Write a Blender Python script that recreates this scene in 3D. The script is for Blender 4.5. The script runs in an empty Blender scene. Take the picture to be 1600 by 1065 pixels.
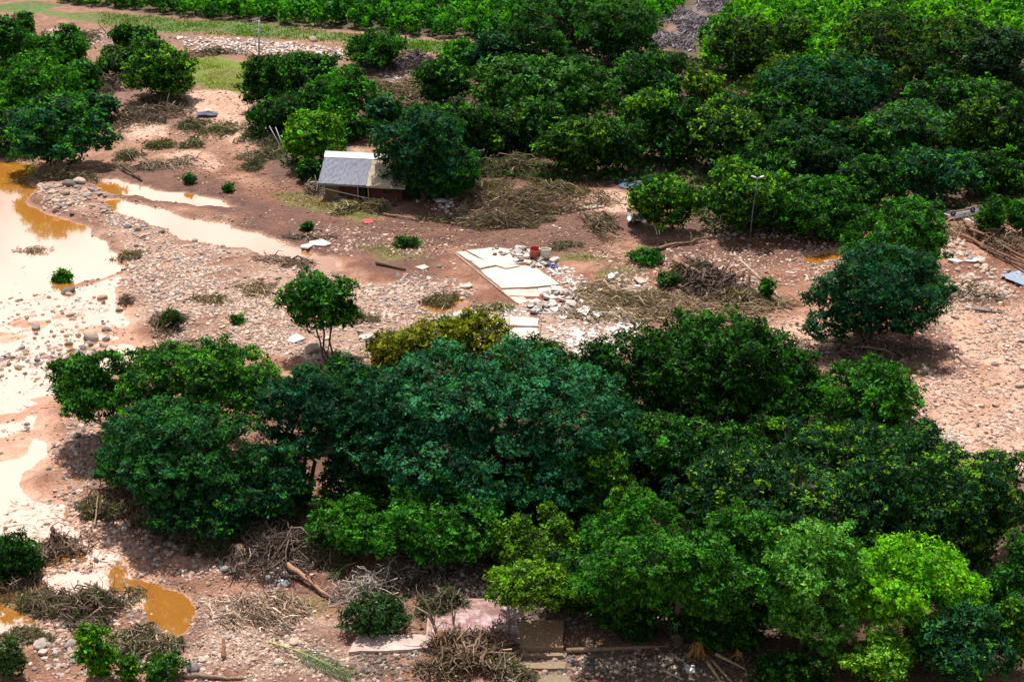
import bpy, math, random
import numpy as np
from mathutils import Vector, Matrix

random.seed(11)
RNG = np.random.default_rng(11)
scene = bpy.context.scene
COL = scene.collection

# ---------------------------------------------------------------- camera
CAM_H = 69.0
F_PX = 2400.0                      # focal length in photo pixels (1600 wide)
PITCH = math.atan(1100.0 / F_PX)   # below the horizon
cam_d = bpy.data.cameras.new('camera')
cam = bpy.data.objects.new('camera', cam_d)
COL.objects.link(cam)
cam.location = (0, 0, CAM_H)
cam.rotation_euler = (math.pi / 2 - PITCH, 0, 0)
cam_d.sensor_width = 36.0
cam_d.lens = 36.0 * F_PX / 1600.0
cam_d.clip_start = 1.0
cam_d.clip_end = 8000.0
scene.camera = cam

# ---------------------------------------------------------------- sky and sun
SUN_EL, SUN_AZ = math.radians(69), math.radians(-14)   # azimuth from +Y, clockwise
world = bpy.data.worlds.new('World')
scene.world = world
world.use_nodes = True
nt = world.node_tree
nt.nodes.clear()
sky = nt.nodes.new('ShaderNodeTexSky')
sky.sky_type = 'NISHITA'
sky.sun_disc = False
sky.sun_elevation = SUN_EL
sky.sun_rotation = SUN_AZ
sky.air_density = 1.0
sky.dust_density = 2.5
geo = nt.nodes.new('ShaderNodeTexCoord')
cl = nt.nodes.new('ShaderNodeTexNoise')
cl.inputs['Scale'].default_value = 2.2
cl.inputs['Detail'].default_value = 6
cl.inputs['Roughness'].default_value = 0.6
cr = nt.nodes.new('ShaderNodeValToRGB')
cr.color_ramp.elements[0].position = 0.50
cr.color_ramp.elements[1].position = 0.60
mixc = nt.nodes.new('ShaderNodeMix')
mixc.data_type = 'RGBA'
mixc.inputs['B'].default_value = (19.0, 18.8, 19.0, 1)     # sunlit white cloud
bg = nt.nodes.new('ShaderNodeBackground')
bg.inputs['Strength'].default_value = 0.05
wo = nt.nodes.new('ShaderNodeOutputWorld')
nt.links.new(geo.outputs['Generated'], cl.inputs['Vector'])
nt.links.new(cl.outputs['Fac'], cr.inputs['Fac'])
nt.links.new(cr.outputs['Color'], mixc.inputs['Factor'])
nt.links.new(sky.outputs['Color'], mixc.inputs['A'])
nt.links.new(mixc.outputs['Result'], bg.inputs['Color'])
nt.links.new(bg.outputs['Background'], wo.inputs['Surface'])

sun_d = bpy.data.lights.new('sun', 'SUN')
sun_d.energy = 5.0
sun_d.angle = math.radians(0.5)
sun_d.color = (1.0, 0.95, 0.88)
sun = bpy.data.objects.new('sun', sun_d)
COL.objects.link(sun)
to_sun = Vector((math.sin(SUN_AZ) * math.cos(SUN_EL), math.cos(SUN_AZ) * math.cos(SUN_EL), math.sin(SUN_EL)))
sun.rotation_euler = to_sun.to_track_quat('Z', 'Y').to_euler()
sun.location = (0, 150, 200)

scene.view_settings.view_transform = 'Standard'
scene.view_settings.look = 'None'
scene.view_settings.exposure = 0.5
scene.view_settings.gamma = 1.0
scene.cycles.max_bounces = 6
scene.cycles.diffuse_bounces = 1
scene.cycles.transmission_bounces = 3

# ---------------------------------------------------------------- projection helpers (photo pixel -> ground)
CP, SP = math.cos(PITCH), math.sin(PITCH)

def ray(px, py):
    v, w = (px - 800.0) / F_PX, (532.5 - py) / F_PX
    return Vector((v, CP + w * SP, -SP + w * CP))

def G(px, py, z=0.3):
    d = ray(px, py)
    t = (z - CAM_H) / d.z
    return Vector((d.x * t, d.y * t, z))

def px_per_m(p):
    depth = p[1] * CP + (CAM_H - p[2]) * SP
    return F_PX / depth

def look_angle(p):
    return math.atan2(CAM_H - p[2], math.hypot(p[0], p[1]))

# ---------------------------------------------------------------- numpy noise
_perm = np.random.default_rng(3).random(65536)

def _hash(ix, iy, seed):
    h = (ix.astype(np.int64) * 73856093) ^ (iy.astype(np.int64) * 19349663) ^ (seed * 83492791)
    return _perm[h & 65535]

def vnoise(x, y, seed=0):
    ix, iy = np.floor(x), np.floor(y)
    fx, fy = x - ix, y - iy
    fx, fy = fx * fx * (3 - 2 * fx), fy * fy * (3 - 2 * fy)
    a, b = _hash(ix, iy, seed), _hash(ix + 1, iy, seed)
    c, d = _hash(ix, iy + 1, seed), _hash(ix + 1, iy + 1, seed)
    return (a + (b - a) * fx) * (1 - fy) + (c + (d - c) * fx) * fy

def fbm(x, y, scale, octaves=4, seed=0):
    s, amp, tot = 0.0, 1.0, 0.0
    for o in range(octaves):
        s = s + amp * (vnoise(x / scale * 2 ** o, y / scale * 2 ** o, seed + o) - 0.5)
        tot += amp
        amp *= 0.5
    return s / tot * 2          # about -1..1

def sstep(a, b, x):
    t = np.clip((x - a) / (b - a), 0, 1)
    return t * t * (3 - 2 * t)

# ---------------------------------------------------------------- zones of the ground, outlined on the ground plane
def gpoly(pts):
    return np.array([G(x, y)[:2] for x, y in pts])

def sdist(poly, x, y):
    """signed distance to a polygon, positive inside"""
    n = len(poly)
    best = np.full(x.shape, 1e9)
    inside = np.zeros(x.shape, bool)
    for i in range(n):
        ax, ay = poly[i]
        bx, by = poly[(i + 1) % n]
        dx, dy = bx - ax, by - ay
        t = np.clip(((x - ax) * dx + (y - ay) * dy) / (dx * dx + dy * dy + 1e-9), 0, 1)
        best = np.minimum(best, np.hypot(x - ax - t * dx, y - ay - t * dy))
        if ay != by:
            c = ((ay > y) != (by > y)) & (x < (bx - ax) * (y - ay) / (by - ay) + ax)
            inside ^= c
    return np.where(inside, best, -best)

class Zone:
    def wide(self, x, y):
        out = np.zeros(x.shape)
        k = (x > self.lo[0]) & (x < self.hi[0]) & (y > self.lo[1]) & (y < self.hi[1])
        if k.any():
            d = sdist(self.p, x[k], y[k]) + self.wob * fbm(x[k], y[k], self.ws, 3, self.seed)
            out[k] = sstep(-2.2, .1, d + .5 * fbm(x[k], y[k], 1.5, 2, 5))
        return out
    def __init__(self, pts, soft=0.6, wob=0.8, wscale=4.0, seed=0):
        self.p = gpoly(pts)
        self.lo = self.p.min(0) - 6 - wob * 2
        self.hi = self.p.max(0) + 6 + wob * 2
        self.soft, self.wob, self.ws, self.seed = soft, wob, wscale, seed
    def mask(self, x, y):
        out = np.zeros(x.shape)
        k = (x > self.lo[0]) & (x < self.hi[0]) & (y > self.lo[1]) & (y < self.hi[1])
        if k.any():
            xs, ys = x[k], y[k]
            d = sdist(self.p, xs, ys) + self.wob * fbm(xs, ys, self.ws, 3, self.seed)
            out[k] = sstep(-self.soft, self.soft, d)
        return out

WATER = [
    Zone([(-60, 283), (40, 284), (55, 292), (44, 312), (60, 326), (95, 336), (130, 347), (142, 362), (168, 374), (172, 386), (195, 398), (190, 420), (150, 432), (110, 442), (60, 446), (-60, 475)], .9, 1.2, 2.6, 2),
    Zone([(-60, 250), (20, 248), (62, 256), (52, 270), (40, 284), (-60, 284)], .6, .4, 3),
    Zone([(148, 283), (165, 278), (195, 280), (235, 292), (300, 302), (345, 309), (384, 326), (340, 323), (300, 317), (250, 310), (205, 302), (165, 297)], .6, 1.1, 2.2, 3),
    Zone([(152, 307), (190, 310), (230, 319), (265, 327), (300, 337), (350, 347), (400, 361), (440, 377), (485, 393), (510, 402), (480, 405), (440, 398), (380, 387), (330, 380), (290, 369), (250, 354), (215, 342), (180, 329)], .6, 1.2, 2.2, 4),
    Zone([(95, 895), (180, 882), (235, 905), (285, 928), (300, 962), (292, 986), (262, 983), (240, 966), (215, 948), (120, 922)], .6, 1.3, 2.0, 8),
    Zone([(1245, 402), (1290, 390), (1326, 392), (1318, 402), (1270, 409)], .5, .4, 2),
    Zone([(655, 476), (700, 462), (735, 470), (720, 484), (680, 489)], .4, .6, 2),
]
SHALLOW = [
    Zone([(-60, 440), (110, 440), (190, 425), (218, 500), (205, 530), (240, 556), (200, 575), (130, 590), (85, 640), (75, 700), (62, 770), (120, 780), (135, 835), (205, 850), (260, 900), (240, 960), (140, 925), (60, 960), (110, 990), (50, 1005), (-60, 1000)], 1.2, 1.6, 5, 5),
    Zone([(440, 395), (520, 400), (540, 420), (500, 425), (450, 410)], .8, 1, 3, 6),
]
MUD = [   # wet red-brown silt
    Zone([(170, 300), (290, 318), (340, 330), (500, 395), (610, 400), (720, 390), (850, 395), (930, 390), (1000, 372), (1330, 372), (1330, 345), (1000, 330), (900, 300), (720, 300), (640, 330), (560, 345), (430, 318), (380, 280), (300, 262), (210, 255), (160, 270)], 1.5, 3, 8, 9),
    Zone([(1000, 375), (1340, 375), (1330, 410), (1160, 420), (1080, 410), (1010, 400)], 1.5, 2.5, 6, 10),
    Zone([(560, 395), (700, 395), (720, 480), (700, 520), (640, 500), (620, 450)], 1.5, 3, 5, 11),
    Zone([(1300, 380), (1480, 440), (1510, 520), (1440, 600), (1380, 590), (1460, 480), (1330, 420)], 1.2, 2, 5, 12),
    Zone([(120, 800), (330, 790), (560, 900), (520, 960), (400, 900), (250, 850)], 1.5, 2, 5, 13),
    Zone([(420, 990), (560, 1000), (700, 1065), (420, 1065)], 1.5, 2, 4, 14),
    Zone([(60, 60), (180, 40), (330, 62), (300, 80), (120, 75)], 2, 4, 8, 15),
]
MUD += [Zone([(110, 110), (200, 120), (300, 150), (300, 200), (200, 222), (150, 190), (110, 160)], 1.5, 2, 6, 16),
        Zone([(540, 95), (700, 95), (690, 170), (600, 215), (560, 150)], 1.5, 3, 6, 17), Zone([(440, 195), (560, 200), (560, 250), (470, 300), (400, 270)], 1.5, 2, 5, 18)]
SAND = [   # pale dry sand
    Zone([(185, 205), (215, 192), (262, 198), (262, 215), (205, 222)], .8, .8, 4, 20),
    Zone([(245, 245), (285, 238), (330, 245), (350, 258), (335, 270), (290, 262)], .8, .8, 4, 21),
    Zone([(295, 145), (340, 140), (375, 155), (415, 175), (370, 180), (320, 185), (290, 175)], .9, 1.2, 4, 22),
    Zone([(340, 180), (420, 185), (440, 215), (360, 225), (320, 205)], 1, 1.5, 5, 23),
    Zone([(530, 225), (562, 222), (562, 246), (528, 243)], .8, .8, 3, 24),
    Zone([(890, 315), (960, 300), (1000, 310), (985, 335), (920, 335)], 1, 1.2, 4, 25),
    Zone([(1180, 530), (1260, 500), (1330, 560), (1420, 600), (1600, 580), (1660, 760), (1480, 730), (1430, 640), (1300, 575), (1200, 560)], 1.5, 3, 7, 26),
    Zone([(1460, 480), (1600, 480), (1660, 600), (1480, 560)], 1.5, 3, 6, 27),
    Zone([(1250, 395), (1320, 385), (1340, 395), (1300, 412)], .6, .6, 3, 29),
]
GRASS = [   # (zone, colour)
    (Zone([(1020, 78), (1070, 20), (1110, -30), (1165, -30), (1140, 20), (1085, 72)], 1, 1, 4, 29), (.17, .135, .14)),
    (Zone([(300, 97), (330, 94), (400, 105), (410, 140), (372, 150), (320, 142), (295, 130)], .8, 1.5, 4, 30), (.135, .175, .022)),
    (Zone([(20, 14), (120, 18), (280, 28), (420, 42), (560, 56), (700, 68), (760, 76), (720, 84), (600, 76), (480, 66), (340, 58), (240, 50)], 1.2, 3, 8, 31), (.085, .155, .030)),
    (Zone([(420, 305), (470, 298), (520, 308), (560, 318), (612, 330), (560, 345), (500, 330), (450, 322)], .5, .9, 4, 32), (.13, .125, .035)),
    (Zone([(560, 388), (600, 376), (660, 390), (672, 405), (600, 408)], .8, 1.5, 4, 33), (.13, .115, .04)),
    (Zone([(1305, 565), (1340, 556), (1400, 572), (1455, 568), (1450, 590), (1400, 602), (1350, 585)], .6, 1, 3, 34), (.14, .135, .045)),
    (Zone([(870, 398), (950, 398), (945, 408), (880, 408)], .6, 1, 4, 35), (.14, .14, .04)),
    (Zone([(925, 425), (960, 412), (1010, 418), (1000, 432), (940, 445)], .6, 1, 3, 36), (.14, .14, .05)),
    (Zone([(460, 935), (505, 925), (515, 955), (480, 972)], .5, .6, 3, 37), (.16, .125, .045)),
    (Zone([(-40, 10), (60, 0), (110, 8), (40, 22)], 1, 2, 6, 38), (.08, .14, .03)),
]
GRAVEL = [Zone([(60, 300), (150, 295), (212, 335), (300, 370), (430, 400), (500, 408), (560, 440), (640, 445), (720, 490), (740, 540), (600, 570), (480, 565), (350, 540), (250, 548), (215, 500), (180, 440), (195, 395)], 1.5, 2.5, 5, 61),
          Zone([(290, 930), (430, 915), (560, 985), (560, 1070), (240, 1070), (280, 1000)], 1.2, 2, 4, 62), Zone([(720, 480), (890, 465), (1000, 440), (1010, 520), (960, 560), (760, 545)], 1.2, 2, 4, 63)]
CROP_POLYS = [
    [(70, -22), (100, 6), (250, 24), (400, 37), (560, 50), (700, 61), (790, 66), (860, 30), (1100, -22)],
    [(1132, -22), (1120, 10), (1030, 85), (1060, 110), (1240, 130), (1400, 115), (1500, 90), (1660, 80), (1660, -22)],
    [(860, 30), (830, 64), (960, 80), (1020, 60), (1110, -10), (1100, -22)],
]
GROVES = [
    [(640, 280), (700, 190), (640, 120), (720, 90), (800, 70), (1040, 90), (1250, 125), (1640, 85), (1640, 330), (1560, 345), (1450, 340), (1320, 372), (1090, 366), (1060, 300), (900, 290), (760, 290)],
    [(-30, 50), (80, 60), (150, 110), (120, 190), (60, 250), (-30, 250)],
    [(400, 100), (560, 120), (590, 200), (540, 240), (500, 290), (440, 260), (400, 200)],
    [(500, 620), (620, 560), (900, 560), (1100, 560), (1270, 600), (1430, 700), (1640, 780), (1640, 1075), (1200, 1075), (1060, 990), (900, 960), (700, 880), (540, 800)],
    [(190, 640), (420, 600), (540, 700), (480, 800), (300, 820), (200, 780)],
    [(560, 880), (700, 870), (900, 940), (1240, 960), (1240, 1075), (900, 1075), (880, 1000), (640, 960)],  # rubble soil, darkened to paint in the tree shade on this strip
    [(600, 200), (720, 180), (735, 310), (640, 335), (600, 310)],
]
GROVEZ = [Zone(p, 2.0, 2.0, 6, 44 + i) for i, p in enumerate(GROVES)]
CROPZ = [Zone(p, 1, .5, 4, 40) for p in CROP_POLYS]
MOUNDS = [(225, 206, 4.0, 1.0), (298, 252, 5, 1.0), (345, 160, 6, 1.1), (380, 195, 6, .5), (545, 235, 4, .4), (940, 315, 6, .6),
          (90, 300, 5, .5), (110, 330, 4, .3), (1500, 400, 7, .7), (1540, 370, 7, .8), (1480, 360, 5, .6), (760, 320, 6, .4), (1360, 560, 7, .35),
          (480, 90, 16, .8), (330, 75, 16, .8), (420, 840, 6, .6), (340, 830, 6, .5), (900, 60, 20, .3)]
MOUND_P = [(G(x, y)[0], G(x, y)[1], r, h) for x, y, r, h in MOUNDS]
PADS = []       # flat pads under buildings: x, y, radius, z

def terrain(x, y):
    x, y = np.asarray(x, float), np.asarray(y, float)
    z = 0.30 + 0.13 * fbm(x, y, 9, 4, 50) + 0.05 * fbm(x, y, 2.2, 3, 60)
    for mx, my, r, h in MOUND_P:
        z = z + h * np.exp(-((x - mx) ** 2 + ((y - my) * .8) ** 2) / (r * r) * 1.6)
    sh = np.zeros(x.shape)
    for q in SHALLOW:
        sh = np.maximum(sh, q.mask(x, y))
    z = z * (1 - sh) + sh * (-0.034 + 0.11 * fbm(x, y, 4.2, 4, 70) - .08 * sstep(150, 172, y))
    wt = np.zeros(x.shape)
    for q in WATER:
        wt = np.maximum(wt, q.mask(x, y))
    z = z * (1 - wt) + wt * (-0.22)
    return z

def tz(x, y):
    return float(terrain(np.array([x]), np.array([y]))[0])

def GT(px, py):
    p = G(px, py)
    return Vector((p.x, p.y, tz(p.x, p.y)))

def ground_colour(x, y):
    n1 = fbm(x, y, 14, 4, 80)[:, None]
    n2 = fbm(x, y, 3.0, 4, 90)[:, None]
    xr, yr = x * .94 + y * .34, y * .94 - x * .34
    n3 = fbm(xr * .22, yr, 2.4, 4, 95)[:, None]      # streaks left by the flow
    dirt, tan, mud = np.array([.200, .094, .061]), np.array([.395, .235, .165]), np.array([.092, .042, .030])
    c = dirt + (tan - dirt) * np.clip(.42 + .8 * n1 + .5 * n2 + .8 * n3, 0, 1)
    m = np.zeros(x.shape)
    for q in MUD:
        m = np.maximum(m, q.mask(x, y))
    mv = mud + np.array([.075, .036, .024]) * np.clip(.3 + n2 + .6 * n3, 0, 1)
    m2 = np.clip(m[:, None] * (.95 + .5 * n2 + .6 * n3), 0, 1)
    c = c + (mv - c) * m2
    far = sstep(195, 240, y)[:, None] * .45
    c = c * (1 - far) + far * np.array([.27, .175, .125])
    s = np.zeros(x.shape)
    for q in SAND:
        s = np.maximum(s, q.mask(x, y))
    sv = np.array([.52, .355, .27]) + .05 * n2
    c = c + (sv - c) * np.clip(s[:, None] * (1.0 + .3 * n2), 0, 1)
    for q in GRAVEL:      # gravel bars: greyer, paler grit between the stones
        k = np.clip(q.mask(x, y)[:, None] * (.55 + .8 * n3 + .4 * n2), 0, .9)
        c = c + (np.array([.40, .295, .235]) - c) * k
    for q, gc in GRASS:
        k = np.clip(q.mask(x, y)[:, None] * (.85 + .5 * n2), 0, 1)
        gcv = np.array(gc) * (1 + .35 * n2)
        c = c + (gcv - c) * k
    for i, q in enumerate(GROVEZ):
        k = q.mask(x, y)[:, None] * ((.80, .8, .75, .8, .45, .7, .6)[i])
        c = c + (np.array([.072, .050, .034]) * (1 + .4 * n2) - c) * k  # dark litter soil; its tone also deepens the shade under trees
    for q in CROPZ:
        k = q.mask(x, y)[:, None]
        c = c + (np.array([.10, .075, .05]) - c) * k
    wet = np.zeros(x.shape)
    for q in WATER + SHALLOW:
        wet = np.maximum(wet, q.mask(x, y))
    wt = np.zeros(x.shape)
    for q in WATER:
        wt = np.maximum(wt, Zone.wide(q, x, y))
    c = c * (1 - .42 * wt[:, None])
    wc = np.array([.50, .30, .21]) + .08 * n3
    c = c + (wc - c) * (wet[:, None] * .85)
    c = c * np.where((c[:, :1] > c[:, 1:2]), 1, 0) * np.array([1.03, .93, .88]) + c * np.where((c[:, :1] > c[:, 1:2]), 0, 1)
    return np.clip(c, .01, .8), np.clip(np.maximum(m * .22, wet), 0, 1)

# ---------------------------------------------------------------- mesh helpers
def link(o):
    COL.objects.link(o)
    return o

def mesh_np(name, verts, faces, mat, parent=None, smooth=False, col=None):
    """faces: list of int arrays, each (n, k)"""
    if not isinstance(faces, (list, tuple)):
        faces = [faces]
    faces = [np.asarray(f, np.int32) for f in faces if len(f)]
    me = bpy.data.meshes.new(name)
    verts = np.asarray(verts, np.float32)
    me.vertices.add(len(verts))
    me.vertices.foreach_set('co', verts.ravel())
    loops = np.concatenate([f.ravel() for f in faces])
    tot = np.concatenate([np.full(len(f), f.shape[1], np.int32) for f in faces])
    start = np.concatenate([[0], np.cumsum(tot)[:-1]]).astype(np.int32)
    me.loops.add(len(loops))
    me.loops.foreach_set('vertex_index', loops.astype(np.int32))
    me.polygons.add(len(tot))
    me.polygons.foreach_set('loop_start', start)
    me.polygons.foreach_set('use_smooth', np.full(len(tot), bool(smooth)))
    if col is not None:
        at = me.attributes.new('Col', 'FLOAT_COLOR', 'POINT')
        c4 = np.ones((len(verts), 4), np.float32)
        c4[:, :3] = col
        at.data.foreach_set('color', c4.ravel())
    me.update(calc_edges=True)
    me.validate()
    me.materials.append(mat)
    o = link(bpy.data.objects.new(name, me))
    if parent is not None:
        o.parent = parent
    return o

class MB:
    def __init__(self):
        self.v, self.f, self.c, self.n = [], {}, [], 0
    def add(self, v, f, col=(.5, .5, .5)):
        v = np.asarray(v, float)
        self.v.append(v)
        self.c.append(np.tile(np.asarray(col, float), (len(v), 1)))
        for q in f:
            self.f.setdefault(len(q), []).append([i + self.n for i in q])
        self.n += len(v)
        return self
    def box(self, c, s, rot=None, col=(.5, .5, .5), jit=0.0):
        v = np.array([[x, y, z] for x in (-.5, .5) for y in (-.5, .5) for z in (-.5, .5)]) * np.array(s)
        if jit:
            v = v + RNG.uniform(-jit, jit, v.shape) * np.array(s)
        if rot is not None:
            v = v @ np.array(rot.to_3x3()).T
        return self.add(v + np.array(c), [(0, 1, 3, 2), (4, 6, 7, 5), (0, 4, 5, 1), (2, 3, 7, 6), (0, 2, 6, 4), (1, 5, 7, 3)], col)
    def tube(self, pts, radii, sides=6, col=(.5, .5, .5), cap=True):
        pts = [Vector(p) for p in pts]
        rings = []
        up = Vector((0, 0, 1))
        for i, p in enumerate(pts):
            d = (pts[min(i + 1, len(pts) - 1)] - pts[max(i - 1, 0)])
            d = d.normalized() if d.length > 1e-9 else Vector((0, 0, 1))
            a = d.cross(up if abs(d.z) < .95 else Vector((1, 0, 0))).normalized()
            b = d.cross(a)
            r = radii[i]
            rings.append([p + (a * math.cos(2 * math.pi * k / sides) + b * math.sin(2 * math.pi * k / sides)) * r for k in range(sides)])
        v = [q for r in rings for q in r]
        f = []
        for i in range(len(pts) - 1):
            for k in range(sides):
                k2 = (k + 1) % sides
                f.append((i * sides + k, i * sides + k2, (i + 1) * sides + k2, (i + 1) * sides + k))
        if cap:
            f.append(tuple(range(sides))[::-1])
            f.append(tuple((len(pts) - 1) * sides + k for k in range(sides)))
        return self.add([list(q) for q in v], f, col)
    def prism(self, outline, z0, z1, col=(.5, .5, .5)):
        n = len(outline)
        v = [(p[0], p[1], z0 if len(p) < 3 else p[2] + z0) for p in outline] + [(p[0], p[1], z1 if len(p) < 3 else p[2] + z1) for p in outline]
        f = [tuple(range(n))[::-1], tuple(range(n, 2 * n))]
        f += [(i, (i + 1) % n, n + (i + 1) % n, n + i) for i in range(n)]
        return self.add(v, f, col)
    def build(self, name, mat, parent=None, smooth=False):
        return mesh_np(name, np.concatenate(self.v), [np.array(q) for q in self.f.values()], mat, parent, smooth, np.concatenate(self.c))

def tag(o, label, cat, group=None, kind=None):
    o['label'] = label
    o['category'] = cat
    if group:
        o['group'] = group
    if kind:
        o['kind'] = kind
    return o

def empty(name, loc, rz=0.0):
    o = link(bpy.data.objects.new(name, None))
    o.empty_display_size = .3
    o.location = loc
    o.rotation_euler = (0, 0, rz)
    return o

# ---------------------------------------------------------------- materials
def new_mat(name):
    m = bpy.data.materials.new(name)
    m.use_nodes = True
    t = m.node_tree
    b = t.nodes['Principled BSDF']
    return m, t, b

def attr_mat(name, rough=.8, noise_scale=0, noise_amt=0, bump=0.0, bump_scale=6.0, spec=.3):
    m, t, b = new_mat(name)
    a = t.nodes.new('ShaderNodeAttribute')
    a.attribute_name = 'Col'
    src = a.outputs['Color']
    tc = t.nodes.new('ShaderNodeTexCoord')
    if noise_amt:
        n = t.nodes.new('ShaderNodeTexNoise')
        n.inputs['Scale'].default_value = noise_scale
        n.inputs['Detail'].default_value = 5
        n.inputs['Roughness'].default_value = .65
        t.links.new(tc.outputs['Object'], n.inputs['Vector'])
        mr = t.nodes.new('ShaderNodeMapRange')
        mr.inputs['From Min'].default_value = .25
        mr.inputs['From Max'].default_value = .75
        mr.inputs['To Min'].default_value = 1 - noise_amt
        mr.inputs['To Max'].default_value = 1 + noise_amt
        t.links.new(n.outputs['Fac'], mr.inputs['Value'])
        mx = t.nodes.new('ShaderNodeVectorMath')
        mx.operation = 'SCALE'
        t.links.new(src, mx.inputs[0])
        t.links.new(mr.outputs['Result'], mx.inputs['Scale'])
        src = mx.outputs['Vector']
    t.links.new(src, b.inputs['Base Color'])
    b.inputs['Roughness'].default_value = rough
    b.inputs['Specular IOR Level'].default_value = spec
    if bump:
        n2 = t.nodes.new('ShaderNodeTexNoise')
        n2.inputs['Scale'].default_value = bump_scale
        n2.inputs['Detail'].default_value = 6
        t.links.new(tc.outputs['Object'], n2.inputs['Vector'])
        bp = t.nodes.new('ShaderNodeBump')
        bp.inputs['Strength'].default_value = bump
        bp.inputs['Distance'].default_value = .1
        t.links.new(n2.outputs['Fac'], bp.inputs['Height'])
        t.links.new(bp.outputs['Normal'], b.inputs['Normal'])
    return m

def leaf_mat(name, trans=.36):
    m, t, b = new_mat(name)
    a = t.nodes.new('ShaderNodeAttribute')
    a.attribute_name = 'Col'
    t.links.new(a.outputs['Color'], b.inputs['Base Color'])
    b.inputs['Roughness'].default_value = .55
    b.inputs['Specular IOR Level'].default_value = .10
    tr = t.nodes.new('ShaderNodeBsdfTranslucent')
    mulc = t.nodes.new('ShaderNodeVectorMath')
    mulc.operation = 'MULTIPLY'
    mulc.inputs[1].default_value = (2.0, 2.0, .5)
    t.links.new(a.outputs['Color'], mulc.inputs[0])
    t.links.new(mulc.outputs['Vector'], tr.inputs['Color'])
    mx = t.nodes.new('ShaderNodeMixShader')
    mx.inputs['Fac'].default_value = trans
    t.links.new(b.outputs['BSDF'], mx.inputs[1])
    t.links.new(tr.outputs['BSDF'], mx.inputs[2])
    t.links.new(mx.outputs['Shader'], t.nodes['Material Output'].inputs['Surface'])
    return m

M = {}
M['leaf'] = leaf_mat('leaf')
M['crop'] = leaf_mat('crop_leaf', .36)
M['bark'] = attr_mat('bark', .9, 3, .4, .4, 8)
M['stick'] = attr_mat('dry_wood', .85, 2, .25)
M['stone'] = attr_mat('stone', .8, 2.5, .22, .25, 9)
M['concrete'] = attr_mat('concrete', .85, .55, .42, .35, 9)
M['plain'] = attr_mat('painted', .55, 2.2, .14)
M['dusty'] = attr_mat('dusty', .9, 3, .3, .3, 8)
M['metal'] = attr_mat('galvanised', .4, 2, .15, spec=.6)
M['gloss'] = attr_mat('car_paint', .3, 1.6, .14, spec=.5)
M['tyre'] = attr_mat('rubber', .8, 4, .3)

def ground_material():
    m, t, b = new_mat('flood_ground')
    N, L = t.nodes, t.links
    a = N.new('ShaderNodeAttribute'); a.attribute_name = 'Col'
    w = N.new('ShaderNodeAttribute'); w.attribute_name = 'wet'
    tc = N.new('ShaderNodeTexCoord')
    def nz(scale, det=6, rough=.62):
        n = N.new('ShaderNodeTexNoise')
        n.inputs['Scale'].default_value = scale
        n.inputs['Detail'].default_value = det
        n.inputs['Roughness'].default_value = rough
        L.new(tc.outputs['Object'], n.inputs['Vector'])
        return n
    n1, n2 = nz(.9), nz(4.5, 5)
    v = N.new('ShaderNodeTexVoronoi'); v.inputs['Scale'].default_value = 3.2
    L.new(tc.outputs['Object'], v.inputs['Vector'])
    def rng(src, lo, hi, a0=.25, a1=.75):
        r = N.new('ShaderNodeMapRange')
        r.inputs['From Min'].default_value = a0; r.inputs['From Max'].default_value = a1
        r.inputs['To Min'].default_value = lo; r.inputs['To Max'].default_value = hi
        L.new(src, r.inputs['Value'])
        return r.outputs['Result']
    mul = N.new('ShaderNodeMath'); mul.operation = 'MULTIPLY'
    L.new(rng(n1.outputs['Fac'], .62, 1.30), mul.inputs[0])
    L.new(rng(n2.outputs['Fac'], .55, 1.4), mul.inputs[1])
    sc = N.new('ShaderNodeVectorMath'); sc.operation = 'SCALE'
    L.new(a.outputs['Color'], sc.inputs[0]); L.new(mul.outputs[0], sc.inputs['Scale'])
    L.new(sc.outputs['Vector'], b.inputs['Base Color'])
    L.new(rng(w.outputs['Fac'], .9, .30, 0, 1), b.inputs['Roughness'])
    b.inputs['Specular IOR Level'].default_value = .35
    add = N.new('ShaderNodeMath'); add.operation = 'ADD'
    L.new(n2.outputs['Fac'], add.inputs[0]); L.new(rng(v.outputs['Distance'], .5, 0, 0, .6), add.inputs[1])
    bp = N.new('ShaderNodeBump')
    bp.inputs['Distance'].default_value = .32
    L.new(rng(w.outputs['Fac'], .75, .25, 0, 1), bp.inputs['Strength'])
    L.new(add.outputs[0], bp.inputs['Height'])
    L.new(bp.outputs['Normal'], b.inputs['Normal'])
    return m

def water_material():
    m, t, b = new_mat('muddy_water')
    N, L = t.nodes, t.links
    tc = N.new('ShaderNodeTexCoord')
    n = N.new('ShaderNodeTexNoise'); n.inputs['Scale'].default_value = .25; n.inputs['Detail'].default_value = 4
    L.new(tc.outputs['Object'], n.inputs['Vector'])
    r = N.new('ShaderNodeValToRGB')
    r.color_ramp.elements[0].color = (.50, .185, .022, 1); r.color_ramp.elements[1].color = (.52, .22, .045, 1)
    L.new(n.outputs['Fac'], r.inputs['Fac']); L.new(r.outputs['Color'], b.inputs['Base Color'])
    b.inputs['Roughness'].default_value = .06
    b.inputs['IOR'].default_value = 7.5
    n2 = N.new('ShaderNodeTexNoise'); n2.inputs['Scale'].default_value = 1.6; n2.inputs['Detail'].default_value = 3
    L.new(tc.outputs['Object'], n2.inputs['Vector'])
    bp = N.new('ShaderNodeBump'); bp.inputs['Strength'].default_value = .05; bp.inputs['Distance'].default_value = .05
    L.new(n2.outputs['Fac'], bp.inputs['Height']); L.new(bp.outputs['Normal'], b.inputs['Normal'])
    return m

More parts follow.
